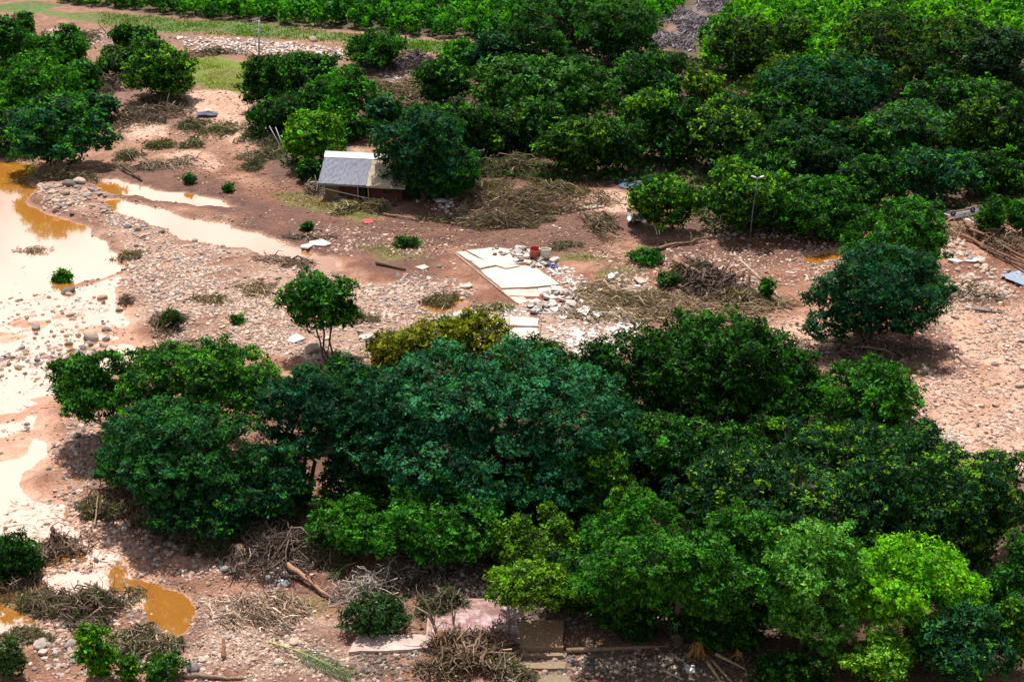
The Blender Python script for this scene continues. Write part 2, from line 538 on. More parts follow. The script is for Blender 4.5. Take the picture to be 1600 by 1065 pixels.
def thatch_material():
    m, t, b = new_mat('thatch')
    N, L = t.nodes, t.links
    a = N.new('ShaderNodeAttribute'); a.attribute_name = 'Col'
    tc = N.new('ShaderNodeTexCoord')
    mp = N.new('ShaderNodeMapping'); mp.inputs['Scale'].default_value = (7, 1.2, 1.2)
    L.new(tc.outputs['Object'], mp.inputs['Vector'])
    n = N.new('ShaderNodeTexNoise'); n.inputs['Scale'].default_value = 1.6; n.inputs['Detail'].default_value = 7
    L.new(mp.outputs['Vector'], n.inputs['Vector'])
    r = N.new('ShaderNodeMapRange'); r.inputs['From Min'].default_value = .3; r.inputs['From Max'].default_value = .7
    r.inputs['To Min'].default_value = .62; r.inputs['To Max'].default_value = 1.3
    L.new(n.outputs['Fac'], r.inputs['Value'])
    sc = N.new('ShaderNodeVectorMath'); sc.operation = 'SCALE'
    L.new(a.outputs['Color'], sc.inputs[0]); L.new(r.outputs['Result'], sc.inputs['Scale'])
    L.new(sc.outputs['Vector'], b.inputs['Base Color'])
    b.inputs['Roughness'].default_value = .95
    bp = N.new('ShaderNodeBump'); bp.inputs['Strength'].default_value = .6; bp.inputs['Distance'].default_value = .12
    L.new(n.outputs['Fac'], bp.inputs['Height']); L.new(bp.outputs['Normal'], b.inputs['Normal'])
    return m

M['ground'] = ground_material()
M['water'] = water_material()
M['thatch'] = thatch_material()

# ---------------------------------------------------------------- ground sheet and water
def axis(lo, hi, step, far_lo, far_hi):
    a = list(np.arange(lo, hi, step))
    s, v = step, lo
    left = []
    while v > far_lo:
        s *= 1.35
        v -= s
        left.append(v)
    s, v = step, a[-1]
    right = []
    while v < far_hi:
        s *= 1.35
        v += s
        right.append(v)
    return np.array(left[::-1] + a + right)

def build_ground():
    xs = axis(-112, 112, .65, -3000, 3000)
    y1 = np.arange(82, 200, .52)
    y2 = np.arange(y1[-1] + .7, 350, .95)
    tail, s, v = [], .8, y2[-1]
    while v < 6000:
        s *= 1.3; v += s; tail.append(v)
    head, s, v = [], .42, 82
    while v > -600:
        s *= 1.4; v -= s; head.append(v)
    ys = np.concatenate([head[::-1], y1, y2, tail])
    X, Y = np.meshgrid(xs, ys)
    x, y = X.ravel(), Y.ravel()
    z = terrain(x, y)
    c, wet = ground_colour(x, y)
    nx, ny = len(xs), len(ys)
    i = np.arange(nx * ny).reshape(ny, nx)
    f = np.stack([i[:-1, :-1], i[:-1, 1:], i[1:, 1:], i[1:, :-1]], -1).reshape(-1, 4)
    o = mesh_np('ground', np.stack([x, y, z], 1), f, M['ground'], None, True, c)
    at = o.data.attributes.new('wet', 'FLOAT', 'POINT')
    at.data.foreach_set('value', wet.astype(np.float32))
    tag(o, 'flood-scoured ground of pinkish sand, red-brown mud and grass patches', 'ground', kind='structure')
    xs = np.linspace(-110, 20, 40); ys = np.linspace(80, 235, 40)
    X, Y = np.meshgrid(xs, ys)
    n = 40
    i = np.arange(n * n).reshape(n, n)
    f = np.stack([i[:-1, :-1], i[:-1, 1:], i[1:, 1:], i[1:, :-1]], -1).reshape(-1, 4)
    o = mesh_np('water', np.stack([X.ravel(), Y.ravel(), np.zeros(n * n)], 1), f, M['water'], None, True)
    tag(o, 'shallow muddy orange flood water reflecting the white sky', 'water', kind='structure')
    p = G(1285, 399, 0)
    X, Y = np.meshgrid(np.linspace(p.x - 8, p.x + 8, 6), np.linspace(p.y - 7, p.y + 7, 6))
    i = np.arange(36).reshape(6, 6)
    f = np.stack([i[:-1, :-1], i[:-1, 1:], i[1:, 1:], i[1:, :-1]], -1).reshape(-1, 4)
    o = mesh_np('water', np.stack([X.ravel(), Y.ravel(), np.zeros(36)], 1), f, M['water'], None, True)
    tag(o, 'thin orange puddle on red mud behind the round tree', 'puddle', kind='structure')

build_ground()

# ---------------------------------------------------------------- leaves and sticks in bulk
def unit(v):
    return v / (np.linalg.norm(v, axis=1, keepdims=True) + 1e-9)

def leaf_quads(p, n, length, width, rng):
    """small pointed leaves at p facing n, one triangle each"""
    r = unit(rng.normal(size=p.shape))
    t = unit(np.cross(n, r))
    b = np.cross(n, t)
    L, W = length[:, None] * .5, width[:, None] * .5
    droop = n * (length * .18)[:, None]
    v = np.stack([p - t * L * .8 - b * W, p + t * L * 1.2 - droop, p - t * L * .8 + b * W], 1).reshape(-1, 3)
    f = np.arange(len(v)).reshape(-1, 3)
    return v, f

def crown_mesh(rng, a, b, c, n_leaves, leaf, col, tip, tipf, flat=.75, clump=.12, lobes=7, gap=.0, low=-.45, shoots=0):
    """leaf clumps spread over lobes of an uneven crown; centre at the origin"""
    A = np.array([a, b, c])
    L = [(np.array([rng.uniform(-.08, .08), rng.uniform(-.08, .08), -.05]), .52)]
    lobes = int(lobes * 1.7)
    for k in range(lobes):
        th = rng.uniform(0, 2 * math.pi) if lobes > 9 else 2 * math.pi * (k + rng.uniform(-.45, .45)) / lobes
        el = math.asin(rng.uniform(-.45, .97))
        d = np.array([math.cos(th) * math.cos(el), math.sin(th) * math.cos(el), math.sin(el)])
        r = rng.uniform(.17, .37)
        L.append((d * (1.0 - r) * rng.uniform(.80, 1.20), r))
    R = clump * math.sqrt(a * max(c, .5 * a)) + .10
    wts = np.array([r * r for _, r in L])
    wts /= wts.sum()
    m = 2600
    which = rng.choice(len(L), m, p=wts)
    d = unit(rng.normal(size=(m, 3)))
    d[:, 2] = np.where(d[:, 2] < low, -d[:, 2], d[:, 2])
    cen = np.array([L[w][0] for w in which])
    rad = np.array([L[w][1] for w in which])
    pc = cen + d * (rad * rng.uniform(.80, 1.06, m) * np.where(rng.random(m) < .18, rng.uniform(1.05, 1.38, m), 1))[:, None]
    deep = np.zeros(m, bool)
    for o, r in L:
        deep |= np.linalg.norm(pc - o, axis=1) < r * .78
    keep = ~deep | (rng.random(m) < .05)
    if gap:
        q = pc * A
        g = fbm(q[:, 0] + q[:, 2], q[:, 1] - q[:, 2] * .7, max(a * .28, .8), 2, int(rng.integers(999)))
        keep &= g > (gap - .5)
    pc = pc[keep]
    sel = []
    pw = pc * A
    for i in range(len(pc)):
        if not sel or np.min(np.sum(((pw[sel] - pw[i]) / np.array([1, 1, .8])) ** 2, 1)) > (R * 1.12) ** 2:
            sel.append(i)
    pc = pc[sel]
    for q in range(shoots):
        th, rr = rng.uniform(0, 2 * math.pi), rng.uniform(.2, .85)
        b0 = np.array([math.cos(th) * rr, math.sin(th) * rr, math.sqrt(max(1 - rr * rr, .1)) * .9])
        lean = rng.normal(0, .10, 2)
        for i in range(4):
            pc = np.concatenate([pc, (b0 + np.array([lean[0] * i, lean[1] * i, i * R * .55 / c]))[None]])
    nc = len(pc)
    per = int(np.clip(n_leaves / nc, 14, 240))
    pcw = pc * A
    out = unit(pc / A * a + np.array([0, 0, .25]))
    # sprigs on the upper, outer skin of each clump, a few leaves to a sprig
    k = 5
    ns = max(3, per // k)
    dl = unit(rng.normal(size=(nc * ns, 3))).reshape(nc, ns, 3)
    sg = np.sign((dl * (out[:, None, :] + np.array([0, 0, .55]))).sum(2, keepdims=True))
    dl = np.where(rng.random((nc, ns, 1)) < .88, dl * sg, dl)
    cr = R * rng.uniform(.65, 1.3, (nc, 1, 1))
    sp = (pcw[:, None, :] + dl * cr * rng.uniform(.5, 1.12, (nc, ns, 1)) * np.array([1, 1, flat])).reshape(-1, 3)
    sn = unit((dl * .75 + out[:, None, :] * .25 + np.array([0, 0, .16]) + rng.normal(size=dl.shape) * .36).reshape(-1, 3))
    S = len(sp)
    p = (sp[:, None, :] + rng.normal(size=(S, k, 3)) * leaf * np.array([.55, .55, .30])).reshape(-1, 3)
    n = unit((sn[:, None, :] + rng.normal(size=(S, k, 3)) * .28).reshape(-1, 3))
    N = len(p)
    ln = leaf * rng.uniform(.65, 1.4, N)
    v, f = leaf_quads(p, n, ln, ln * rng.uniform(.42, .68, N), rng)
    cb = np.repeat(np.exp(rng.normal(0, .20, nc)), ns) * np.exp(rng.normal(-.42, .74, S))  # wide tone spread per sprig imitates sunlit flecks and dark gaps
    hue = np.repeat(rng.normal(0, .10, nc), ns) + rng.normal(0, .08, S)
    cc = np.array(col)[None, :] * np.clip(cb, .22, 3.0)[:, None] * np.stack([1 + hue * 1.6, 1 + hue * .3, 1 - hue], 1)
    tipc = (np.repeat(rng.random(nc) < tipf * .6 + .02, ns) & (rng.random(S) < .5)) | (rng.random(S) < .07 + .5 * tipf)
    cc *= .80
    drab = rng.random(S) < .03
    cc[drab] = np.array([.075, .085, .022]) * rng.uniform(.5, 1.2, (drab.sum(), 1))
    cc[tipc] = np.array(tip)[None, :] * rng.uniform(.7, 1.25, (tipc.sum(), 1))  # bright sprigs: young leaf colour that also paints in highlights
    cc = np.repeat(cc, k, 0) * rng.normal(1.0, .14, (N, 1)) * np.array([.74, 1.05, .92])
    return v, f, np.repeat(np.clip(cc, .004, .6), 3, axis=0), L

def limb_path(p0, p1, rng, n=5, wob=.12):
    p0, p1 = np.array(p0, float), np.array(p1, float)
    ln = np.linalg.norm(p1 - p0)
    pts = []
    for i in range(n + 1):
        t = i / n
        q = p0 + (p1 - p0) * t + np.array([0, 0, 1]) * math.sin(t * math.pi) * ln * .08
        if 0 < i < n:
            q = q + rng.normal(size=3) * wob * ln * .35
        pts.append(q)
    return pts

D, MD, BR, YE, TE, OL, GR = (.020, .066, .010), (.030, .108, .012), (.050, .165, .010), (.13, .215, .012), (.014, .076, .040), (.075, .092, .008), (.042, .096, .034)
YT = (.20, .32, .014)
BT = (.085, .245, .018)
TREES = []

def tree(name, label, cx, cy, w, h, col=MD, tip=YT, tipf=.12, cat='tree', clear=.25, dens=1.0, leafpx=5.7, flat=.75, clump=.115,
         lobes=8, gap=0.0, stems=1, low=None, group=None, trunk=1.0, bark=(.10, .075, .055), trunk_px=None, shoots=0):
    """cx, cy, w, h: outline of the crown in photo pixels, turned into a place and a size in metres"""
    rng = np.random.default_rng(int(cx * 7 + cy * 13))
    zc = 3.0
    for _ in range(6):
        P = G(cx, cy, zc)
        s = px_per_m(P)
        al = look_angle(P)
        a, app = w / 2 / s, h / 2 / s
        a *= 1.05
        app *= 1.05
        b = min(.8 * a, app / math.sin(al) * .75)
        b = max(b, .5 * a)
        c2 = (app * app - (b * math.sin(al)) ** 2) / math.cos(al) ** 2
        c = min(max(math.sqrt(max(c2, 0)), (.28 if name == 'small_bush' else .55) * a), 1.7 * a)
        zc = tz(P.x, P.y) + clear + c * (.92 if clear > 1.5 else .78)
    base = Vector((P.x, P.y, tz(P.x, P.y)))
    gap = max(gap, .10)
    if low is None:
        low = -.6 if clear > 1.5 else -.9
    if trunk_px:
        base = GT(*trunk_px)
    if name == 'low_bush':
        gap, lobes, shoots = max(gap, .22), lobes + 4, 6
    if name == 'small_bush':
        gap, lobes, clump, shoots = max(gap, .2), lobes + 3, .15, 5
    root = empty(name, base)
    tag(root, label, cat, group)
    n_leaves = int(.82 * w * h * dens * min((5.7 / leafpx) ** 2, 1.3))
    v, f, cc, L = crown_mesh(rng, a, b, c, n_leaves, leafpx / s, col, tip, tipf, flat, clump, lobes, gap, low, shoots)
    off = np.array([P.x - base.x, P.y - base.y, zc - base.z])
    v = v + off
    v[:, 2] = np.maximum(v[:, 2], .06)
    o = mesh_np('crown', v, f, M['leaf'], root, False, cc)
    tb = MB()
    A = np.array([a, b, c])
    r0 = (.035 * (a + c) + .03) * trunk
    for k in range(stems):
        o0 = np.array([0, 0, -.15]) if stems == 1 else np.array([rng.uniform(-.5, .5), rng.uniform(-.5, .5), -.15]) * min(1, a * .3)
        top = off + np.array([rng.uniform(-.12, .12) * a, rng.uniform(-.1, .1) * a, -.35 * c]) if stems == 1 else off + L[1 + k % (len(L) - 1)][0] * A * .45 - np.array([0, 0, .2 * c])
        path = limb_path(o0, top, rng, 5, .10)
        rr = r0 / math.sqrt(stems)
        tb.tube(path, [rr * (1.35 if i == 0 else 1 - .09 * i) for i in range(6)], 7, bark)
        for j, (lc, lr) in enumerate(L[1:]):
            if stems > 1 and j % stems != k:
                continue
            e = off + lc * A * 1.02
            lp = limb_path(top, e, rng, 4, .14)
            tb.tube(lp, [rr * .55 * (1 - .2 * i) for i in range(5)], 4, bark, False)
            for q in range(2):
                e2 = e + unit(rng.normal(size=(1, 3)))[0] * lr * a * .8
                tb.tube(limb_path(lp[3], e2, rng, 3, .15), [rr * .2, rr * .16, rr * .11, rr * .05], 3, bark, False)
    tb.build('trunk', M['bark'], root, True)
    TREES.append((P.x, P.y, a))
    return root

# ---------------------------------------------------------------- trees and bushes, far to near
T = tree
T('leafy_tree', 'dense green tree above the mass of bushes beside the sandy track bend', 12, 78, 95, 95, MD, BT, .10)
T('small_bush', 'small round dark bush standing alone at the edge of the sandy track', 40, 38, 22, 24, D, BT, .05, 'bush', .2, lobes=4)
T('bushy_tree', 'mid green bushy tree between the grey rubble and the brown brush', 98, 88, 85, 82, MD, BT, .18)
T('leafy_tree', 'wide bright green tree joined to the bushes by the orange pond inlet', 48, 142, 150, 105, BR, BT, .25, lobes=10)
T('leafy_tree', 'dark green tree half hidden behind the round tree on the pond bank', 20, 200, 90, 70, D, BT, .06, clear=.5)
T('small_tree', 'low dark tree just below the grassy track with thin crown', 207, 62, 75, 34, D, BT, .05, clear=.6)
T('spreading_tree', 'spreading tree with yellow flecks beside the bright grass plot', 250, 113, 122, 92, MD, YT, .25, clear=.3, lobes=9)
T('low_bush', 'blue-green bush leaning against the round pond-bank tree', 148, 172, 68, 44, TE, BT, .08, 'bush', .2)
T('round_tree', 'round blue-green tree on the boulder bank between pond and streams', 95, 218, 148, 105, TE, BT, .16, clear=.3, lobes=9, trunk_px=(92, 282))
T('bushy_tree', 'bright bush above a heap of dark purple twigs', 590, 78, 85, 62, MD, BT, .2, clear=.6)
T('leafy_tree', 'dark tree in front of the grey power pole', 432, 130, 92, 92, D, BT, .14, clear=.8)
T('low_bush', 'grey-green scrub behind the dark tree near the power pole', 500, 108, 60, 34, GR, BT, .05, 'bush', .3)
T('spreading_tree', 'bright green spreading tree behind the yellow-green tree by the house', 532, 152, 112, 85, BR, BT, .2, clear=.3, lobes=9)
T('round_tree', 'yellow-green tree beside the gable end of the thatched house', 486, 218, 100, 92, BR, YT, .42, clear=.3, lobes=8)
T('low_bush', 'blue-green shrub behind the tall tree that overhangs the thatched house', 600, 178, 62, 48, TE, BT, .05, 'bush', .3)
T('leafy_tree', 'large dark blue-green tree overhanging the thatched roof', 658, 251, 158, 152, TE, MD, .2, clear=.2, lobes=11)
T('round_tree', 'dark round tree at the edge of the brushy clearing', 690, 132, 82, 80, D, BT, .06)
T('low_bush', 'bright green bush on the verge of the grassy track', 718, 88, 55, 42, BR, BT, .25, 'bush', .3)
T('leafy_tree', 'blue-green tree at the crop corner beside the wide spreading tree', 772, 86, 82, 62, TE, BT, .08)
T('spreading_tree', 'very wide dark feathery tree in front of the crop field', 908, 52, 238, 125, D, MD, .3, clear=.3, flat=.45, lobes=12, clump=.09)
T('leafy_tree', 'pale-tipped tree behind the round yellow-green tree', 800, 148, 128, 108, MD, (.11, .21, .05), .32, lobes=9)
T('leafy_tree', 'pale-tipped tree next to the dry clearing behind the grove', 888, 150, 145, 112, MD, (.11, .21, .05), .30, lobes=9)
T('leafy_tree', 'dark green tree behind the tree that overhangs the house', 725, 205, 95, 100, D, BT, .08)
T('leafy_tree', 'dark olive tree over the green brush heap', 775, 208, 105, 78, D, YE, .10)
T('round_tree', 'round yellow-green tree at the front of the grove', 902, 228, 112, 108, (.045, .105, .014), YT, .14, lobes=8)
T('leafy_tree', 'bright tree with yellow sprays at the front of the grove', 1003, 198, 95, 118, MD, YT, .28)
T('leafy_tree', 'grey-green tree wedged between two brighter grove trees', 965, 232, 80, 90, GR, BT, .04)
T('leafy_tree', 'dull dark green tree at the mouth of the dead brush path', 1032, 116, 72, 80, D, OL, .08)
T('small_tree', 'small yellow-green tree lit among dark grove trees', 1098, 142, 62, 62, OL, YT, .35)
T('leafy_tree', 'broad olive-green tree beside the dead brush path', 1188, 76, 140, 112, (.045, .085, .018), YE, .10, lobes=9)
T('leafy_tree', 'yellow-tinged tree deep in the dark grove', 1135, 222, 125, 108, (.036, .075, .022), YT, .22, lobes=9)
T('small_tree', 'small grey-green pointed tree in the dark grove', 1138, 170, 50, 56, GR, BT, .04)
T('round_tree', 'yellow-tipped tree standing behind the tall lamp post', 1165, 312, 165, 108, MD, YT, .26, clear=.7, lobes=10)
T('round_tree', 'round yellow-tipped tree with white wreckage at its foot', 1030, 322, 106, 90, MD, YT, .26, clear=.5, lobes=8)
T('spreading_tree', 'broad blue-green tree with layered branches in the grove', 1292, 152, 200, 105, TE, MD, .12, flat=.45, lobes=11, clump=.10)
T('spreading_tree', 'long flat-topped olive tree along the crop edge', 1420, 92, 250, 88, D, OL, .22, flat=.42, lobes=12, clump=.09)
T('leafy_tree', 'grey-leaved tree with sparse crown beside the flat-topped tree', 1562, 118, 105, 140, (.03, .062, .034), GR, .2, gap=.05)
T('leafy_tree', 'dark tree in the shade of the layered blue-green tree', 1262, 232, 170, 105, D, TE, .1, lobes=9)
T('leafy_tree', 'grey-green dome-shaped tree standing out from the dark grove', 1392, 218, 195, 118, GR, BT, .12, lobes=11)
T('leafy_tree', 'dark tree tinged yellow behind the overturned car', 1538, 222, 125, 130, (.03, .066, .010), YE, .18, lobes=9)
T('leafy_tree', 'green tree spilling over the mud edge beside the lamp post tree', 1272, 325, 130, 105, MD, BT, .15, clear=.4, lobes=9)
T('leafy_tree', 'dense dark tree behind the round tree on the mud flat', 1345, 292, 125, 88, D, BT, .1, clear=.6)
T('leafy_tree', 'blue-green tree overhanging the overturned white car', 1458, 276, 145, 84, TE, BT, .06, clear=1.2)
T('small_bush', 'green bush over dry twigs beside the overturned white car', 1550, 342, 36, 58, MD, BT, .1, 'bush', .3, lobes=5)
T('leafy_tree', 'green tree beside the grey sheet wreckage and red bank', 1604, 335, 60, 75, MD, BT, .1, clear=.4, lobes=6)
T('round_tree', 'dense round tree with light green sides behind the feathery tree', 1400, 382, 152, 138, MD, BT, .22, clear=.4, lobes=10)
T('feathery_tree', 'feathery blue-green tree standing on the mud flat over dry twigs', 1362, 474, 208, 162, TE, (.03, .10, .035), .25, clear=.2, flat=.6, lobes=14, gap=.08, stems=3)
T('small_tree', 'lone tree with several bare stems on the gravel bar', 497, 484, 128, 112, MD, BT, .16, clear=1.9, gap=.2, stems=4, lobes=9, trunk_px=(517, 572), dens=.9, trunk=.8)
T('leafy_tree', 'open-branched tree reaching out over the muddy water', 150, 612, 150, 125, MD, BT, .14, clear=1.8, gap=.30, stems=4, lobes=10, trunk_px=(205, 770), trunk=.7)
T('leafy_tree', 'domed green tree hung with yellow-green creeper', 325, 604, 250, 152, MD, (.13, .27, .015), .10, clear=2.2, lobes=12)
T('feathery_tree', 'deep green feathery tree over the shaded boulders', 305, 720, 280, 190, (.016, .080, .028), (.05, .17, .03), .16, clear=1.0, gap=.24, lobes=13, stems=3, flat=.55)
T('feathery_tree', 'sparse blue-green tree over the white slab fragments', 475, 668, 150, 170, TE, (.04, .12, .03), .12, clear=2.0, gap=.22, lobes=10, stems=3, flat=.55)
T('cypress_tree', 'olive-yellow tree with upright plumes over the gravel', 640, 562, 118, 104, (.135, .118, .004), (.30, .23, .008), .4, clear=.8, lobes=6, clump=.15, flat=1.3)
T('cypress_tree', 'olive-yellow tree with upright plumes below the smaller slab', 740, 545, 122, 100, (.135, .118, .004), (.30, .23, .008), .4, clear=.8, lobes=6, clump=.15, flat=1.3)
T('leafy_tree', 'dark green tree wedged behind the wide feathery tree', 848, 568, 120, 82, D, OL, .14, clear=.8)
T('feathery_tree', 'blue-green tree merging into the wide feathery tree', 612, 665, 125, 190, TE, (.03, .11, .05), .2, clear=2.0, gap=.08, lobes=10, flat=.5)
T('feathery_tree', 'very wide dome of feathery blue-green foliage with pale tips', 772, 685, 385, 260, TE, (.06, .21, .10), .36, clear=1.2, flat=.48, lobes=16, clump=.085)
T('leafy_tree', 'dark green gappy tree between the feathery dome and the upright tree', 1000, 608, 190, 160, D, MD, .2, clear=1.0, gap=.24, lobes=11, stems=3, shoots=7)
T('leafy_tree', 'dark green tree with ragged upright shoots by the straw mat', 1150, 602, 228, 195, (.020, .070, .008), BR, .18, clear=1.0, gap=.16, lobes=13, flat=1.1, stems=3, shoots=12)
T('leafy_tree', 'mid green tree at the edge of the stony mud flat', 1354, 645, 176, 156, (.036, .125, .014), BT, .2, clear=.8, gap=.12, lobes=10, stems=2)
T('leafy_tree', 'large dark glossy tree with scattered yellow leaves', 1250, 775, 370, 235, (.016, .062, .020), YT, .06, clear=.8, lobes=15, clump=.085)
T('leafy_tree', 'dark glossy tree draped with a bright yellow vine', 1510, 800, 230, 195, (.018, .066, .022), YT, .10, clear=.6, lobes=12, clump=.09, shoots=6)
T('leafy_tree', 'tree with bright yellow-green tips below the feathery dome', 925, 768, 185, 140, MD, YT, .40, clear=1.0, lobes=10)
T('leafy_tree', 'broad vivid green tree shading the rubble floor', 1066, 882, 310, 195, (.036, .13, .008), BT, .22, clear=3.0, lobes=14, clump=.085)
T('small_tree', 'bright green sapling with thin grey stem over dark rubble', 550, 828, 122, 84, (.04, .13, .012), BT, .25, clear=.8, gap=.24, stems=2, lobes=9, trunk=.5, shoots=4)
T('small_tree', 'bright green tree in front of the feathery dome', 690, 834, 205, 106, (.04, .135, .012), BT, .25, clear=.8, gap=.2, stems=3, lobes=11, trunk=.5, shoots=6)
T('small_tree', 'yellow-green tree between the bright tree and the vivid broad tree', 838, 852, 130, 100, (.075, .115, .012), YT, .35, clear=.8, gap=.16, stems=2, lobes=9, shoots=4)
T('small_tree', 'yellow-green tree with pale forked trunk on the pink tiled floor', 822, 918, 140, 86, (.095, .14, .012), YT, .4, clear=1.8, gap=.2, stems=3, lobes=8, trunk_px=(790, 1000), trunk=.8, bark=(.26, .23, .20))
T('leafy_tree', 'light green tree with grey twigs showing at its top', 1262, 925, 170, 190, (.115, .27, .030), (.20, .36, .07), .35, clear=1.0, shoots=5, lobes=10)
T('round_tree', 'vivid yellow-green round tree with tiered leaf clumps', 1425, 922, 215, 155, (.115, .31, .006), (.24, .44, .010), .5, clear=1.8, flat=.6, lobes=11, clump=.10)
T('small_tree', 'pale yellow-green bush below the vivid round tree', 1372, 1030, 125, 85, (.15, .29, .02), (.27, .40, .03), .35, clear=.5, shoots=3, lobes=7)
T('leafy_tree', 'blue-green tree below the dark glossy tree', 1500, 1010, 150, 120, (.024, .092, .038), BT, .1, clear=1.0, lobes=9)
T('leafy_tree', 'green tree with yellow sprigs beside the pale bank', 1590, 985, 80, 130, MD, YT, .15, clear=1.0, lobes=7)
T('small_bush', 'shaded green bush under the light green tree', 1235, 1050, 110, 50, D, BT, .06, 'bush', .3)
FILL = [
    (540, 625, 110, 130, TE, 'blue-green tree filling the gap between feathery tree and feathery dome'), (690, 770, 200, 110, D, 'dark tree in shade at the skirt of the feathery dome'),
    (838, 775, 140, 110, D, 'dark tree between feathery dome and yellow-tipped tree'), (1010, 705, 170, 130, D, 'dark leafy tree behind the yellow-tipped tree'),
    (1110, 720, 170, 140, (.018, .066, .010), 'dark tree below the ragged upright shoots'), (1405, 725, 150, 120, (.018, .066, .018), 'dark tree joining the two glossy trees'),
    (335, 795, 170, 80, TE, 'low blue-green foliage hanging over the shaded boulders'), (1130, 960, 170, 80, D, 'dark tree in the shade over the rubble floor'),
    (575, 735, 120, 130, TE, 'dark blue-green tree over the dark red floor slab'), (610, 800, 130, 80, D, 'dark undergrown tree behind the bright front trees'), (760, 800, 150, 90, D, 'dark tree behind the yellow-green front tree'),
    (985, 945, 150, 80, D, 'dark low tree added for shade under the vivid broad tree'), (900, 910, 110, 90, D, 'dark tree between the yellow-green tree and the vivid broad tree'),  # first one: low tree added to darken the lit bank
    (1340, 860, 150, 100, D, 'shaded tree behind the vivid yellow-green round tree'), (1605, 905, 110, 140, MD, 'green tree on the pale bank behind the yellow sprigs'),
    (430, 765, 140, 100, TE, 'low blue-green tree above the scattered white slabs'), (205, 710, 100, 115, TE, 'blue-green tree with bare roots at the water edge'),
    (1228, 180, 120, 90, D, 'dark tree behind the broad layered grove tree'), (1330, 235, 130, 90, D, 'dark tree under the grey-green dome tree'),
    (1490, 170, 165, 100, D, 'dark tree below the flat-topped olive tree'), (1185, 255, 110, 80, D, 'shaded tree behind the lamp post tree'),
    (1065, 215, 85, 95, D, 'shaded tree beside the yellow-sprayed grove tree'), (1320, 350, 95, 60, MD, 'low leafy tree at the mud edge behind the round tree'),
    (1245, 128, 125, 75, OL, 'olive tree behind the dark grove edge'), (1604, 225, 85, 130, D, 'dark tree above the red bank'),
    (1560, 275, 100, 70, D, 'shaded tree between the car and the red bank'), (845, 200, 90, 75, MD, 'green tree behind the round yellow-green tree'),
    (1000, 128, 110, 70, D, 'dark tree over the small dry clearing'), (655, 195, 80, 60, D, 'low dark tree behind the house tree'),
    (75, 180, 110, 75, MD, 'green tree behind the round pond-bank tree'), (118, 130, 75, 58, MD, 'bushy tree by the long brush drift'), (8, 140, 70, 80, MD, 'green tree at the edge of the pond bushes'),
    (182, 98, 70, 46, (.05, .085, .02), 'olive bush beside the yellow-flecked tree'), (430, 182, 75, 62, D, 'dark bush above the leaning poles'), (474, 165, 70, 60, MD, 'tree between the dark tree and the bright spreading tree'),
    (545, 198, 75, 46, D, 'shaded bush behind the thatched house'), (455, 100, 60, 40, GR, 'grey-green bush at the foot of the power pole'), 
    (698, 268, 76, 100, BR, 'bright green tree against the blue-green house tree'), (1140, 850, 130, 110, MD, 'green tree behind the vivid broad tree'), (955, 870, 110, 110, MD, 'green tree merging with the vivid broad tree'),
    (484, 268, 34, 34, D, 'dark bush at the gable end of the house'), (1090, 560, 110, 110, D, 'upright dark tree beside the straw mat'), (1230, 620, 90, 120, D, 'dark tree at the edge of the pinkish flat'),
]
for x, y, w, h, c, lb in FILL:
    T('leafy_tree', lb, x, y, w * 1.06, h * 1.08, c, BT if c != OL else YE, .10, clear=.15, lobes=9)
# small plants standing on gravel, mud and sand
T('small_bush', 'small green shrub in shallow water beside a grey boulder', 98, 434, 24, 16, BR, BT, .2, 'bush', .1, lobes=4, leafpx=4.5)
T('small_bush', 'small dark shrub on the wet mud beside the upper stream', 357, 295, 13, 9, MD, BT, .1, 'bush', .1, lobes=3, leafpx=4)
T('small_bush', 'tiny tuft of leaves on mud above the upper stream', 296, 281, 17, 11, GR, BT, .1, 'bush', .1, lobes=3, leafpx=4)
T('small_bush', 'small dark shrub on red mud below the lawn', 480, 355, 16, 8, D, BT, .1, 'bush', .1, lobes=3, leafpx=4)
T('small_bush', 'low grey-green weed flattened on the brown puddle mud', 636, 379, 36, 12, GR, BT, .05, 'bush', .1, lobes=4, gap=.15, leafpx=4.5)
T('small_bush', 'heap of fresh green leaves beside the broken concrete slab track', 1008, 402, 60, 18, MD, BT, .3, 'bush', .1, lobes=5, leafpx=5)
T('small_bush', 'upright green sapling among the driftwood logs', 1198, 455, 20, 44, MD, BT, .15, 'bush', .1, lobes=4, leafpx=5)
T('small_bush', 'grey-green bush caught against the driftwood logs', 1045, 439, 34, 18, GR, (.11, .13, .03), .25, 'bush', .2, lobes=5, leafpx=5)
T('small_bush', 'upright vivid yellow-green sapling in the stony stream bed', 150, 1025, 54, 78, (.075, .20, .008), YT, .3, 'bush', .2, lobes=5, dens=1.2)
T('small_bush', 'vivid green shrub next to the upright sapling and grey stones', 200, 1048, 32, 34, (.07, .18, .012), YT, .25, 'bush', .1, lobes=4)
T('small_bush', 'dull green shrub with drooping leaves beside dry brush', 258, 1046, 64, 42, MD, (.11, .17, .04), .3, 'bush', .1, lobes=5)
T('low_bush', 'dark green bush with dead twigs standing in the muddy stream', 22, 872, 72, 75, D, MD, .2, 'bush', .2, lobes=7)
T('small_bush', 'grassy green clump on the bank beside pale boulders', 14, 1035, 50, 60, (.06, .10, .025), GR, .3, 'bush', .1, lobes=5)
T('low_bush', 'dark green shrub beneath pale dead branches', 585, 962, 96, 62, (.03, .062, .016), GR, .25, 'bush', .1, lobes=8)
T('small_bush', 'half dry green bush on the gravel bar', 266, 503, 34, 26, (.04, .06, .02), GR, .3, 'bush', .1, lobes=4, leafpx=4.5)
T('small_bush', 'small green tuft in gravel above the domed tree', 372, 500, 18, 10, (.07, .13, .025), BT, .2, 'bush', .05, lobes=3, leafpx=4)
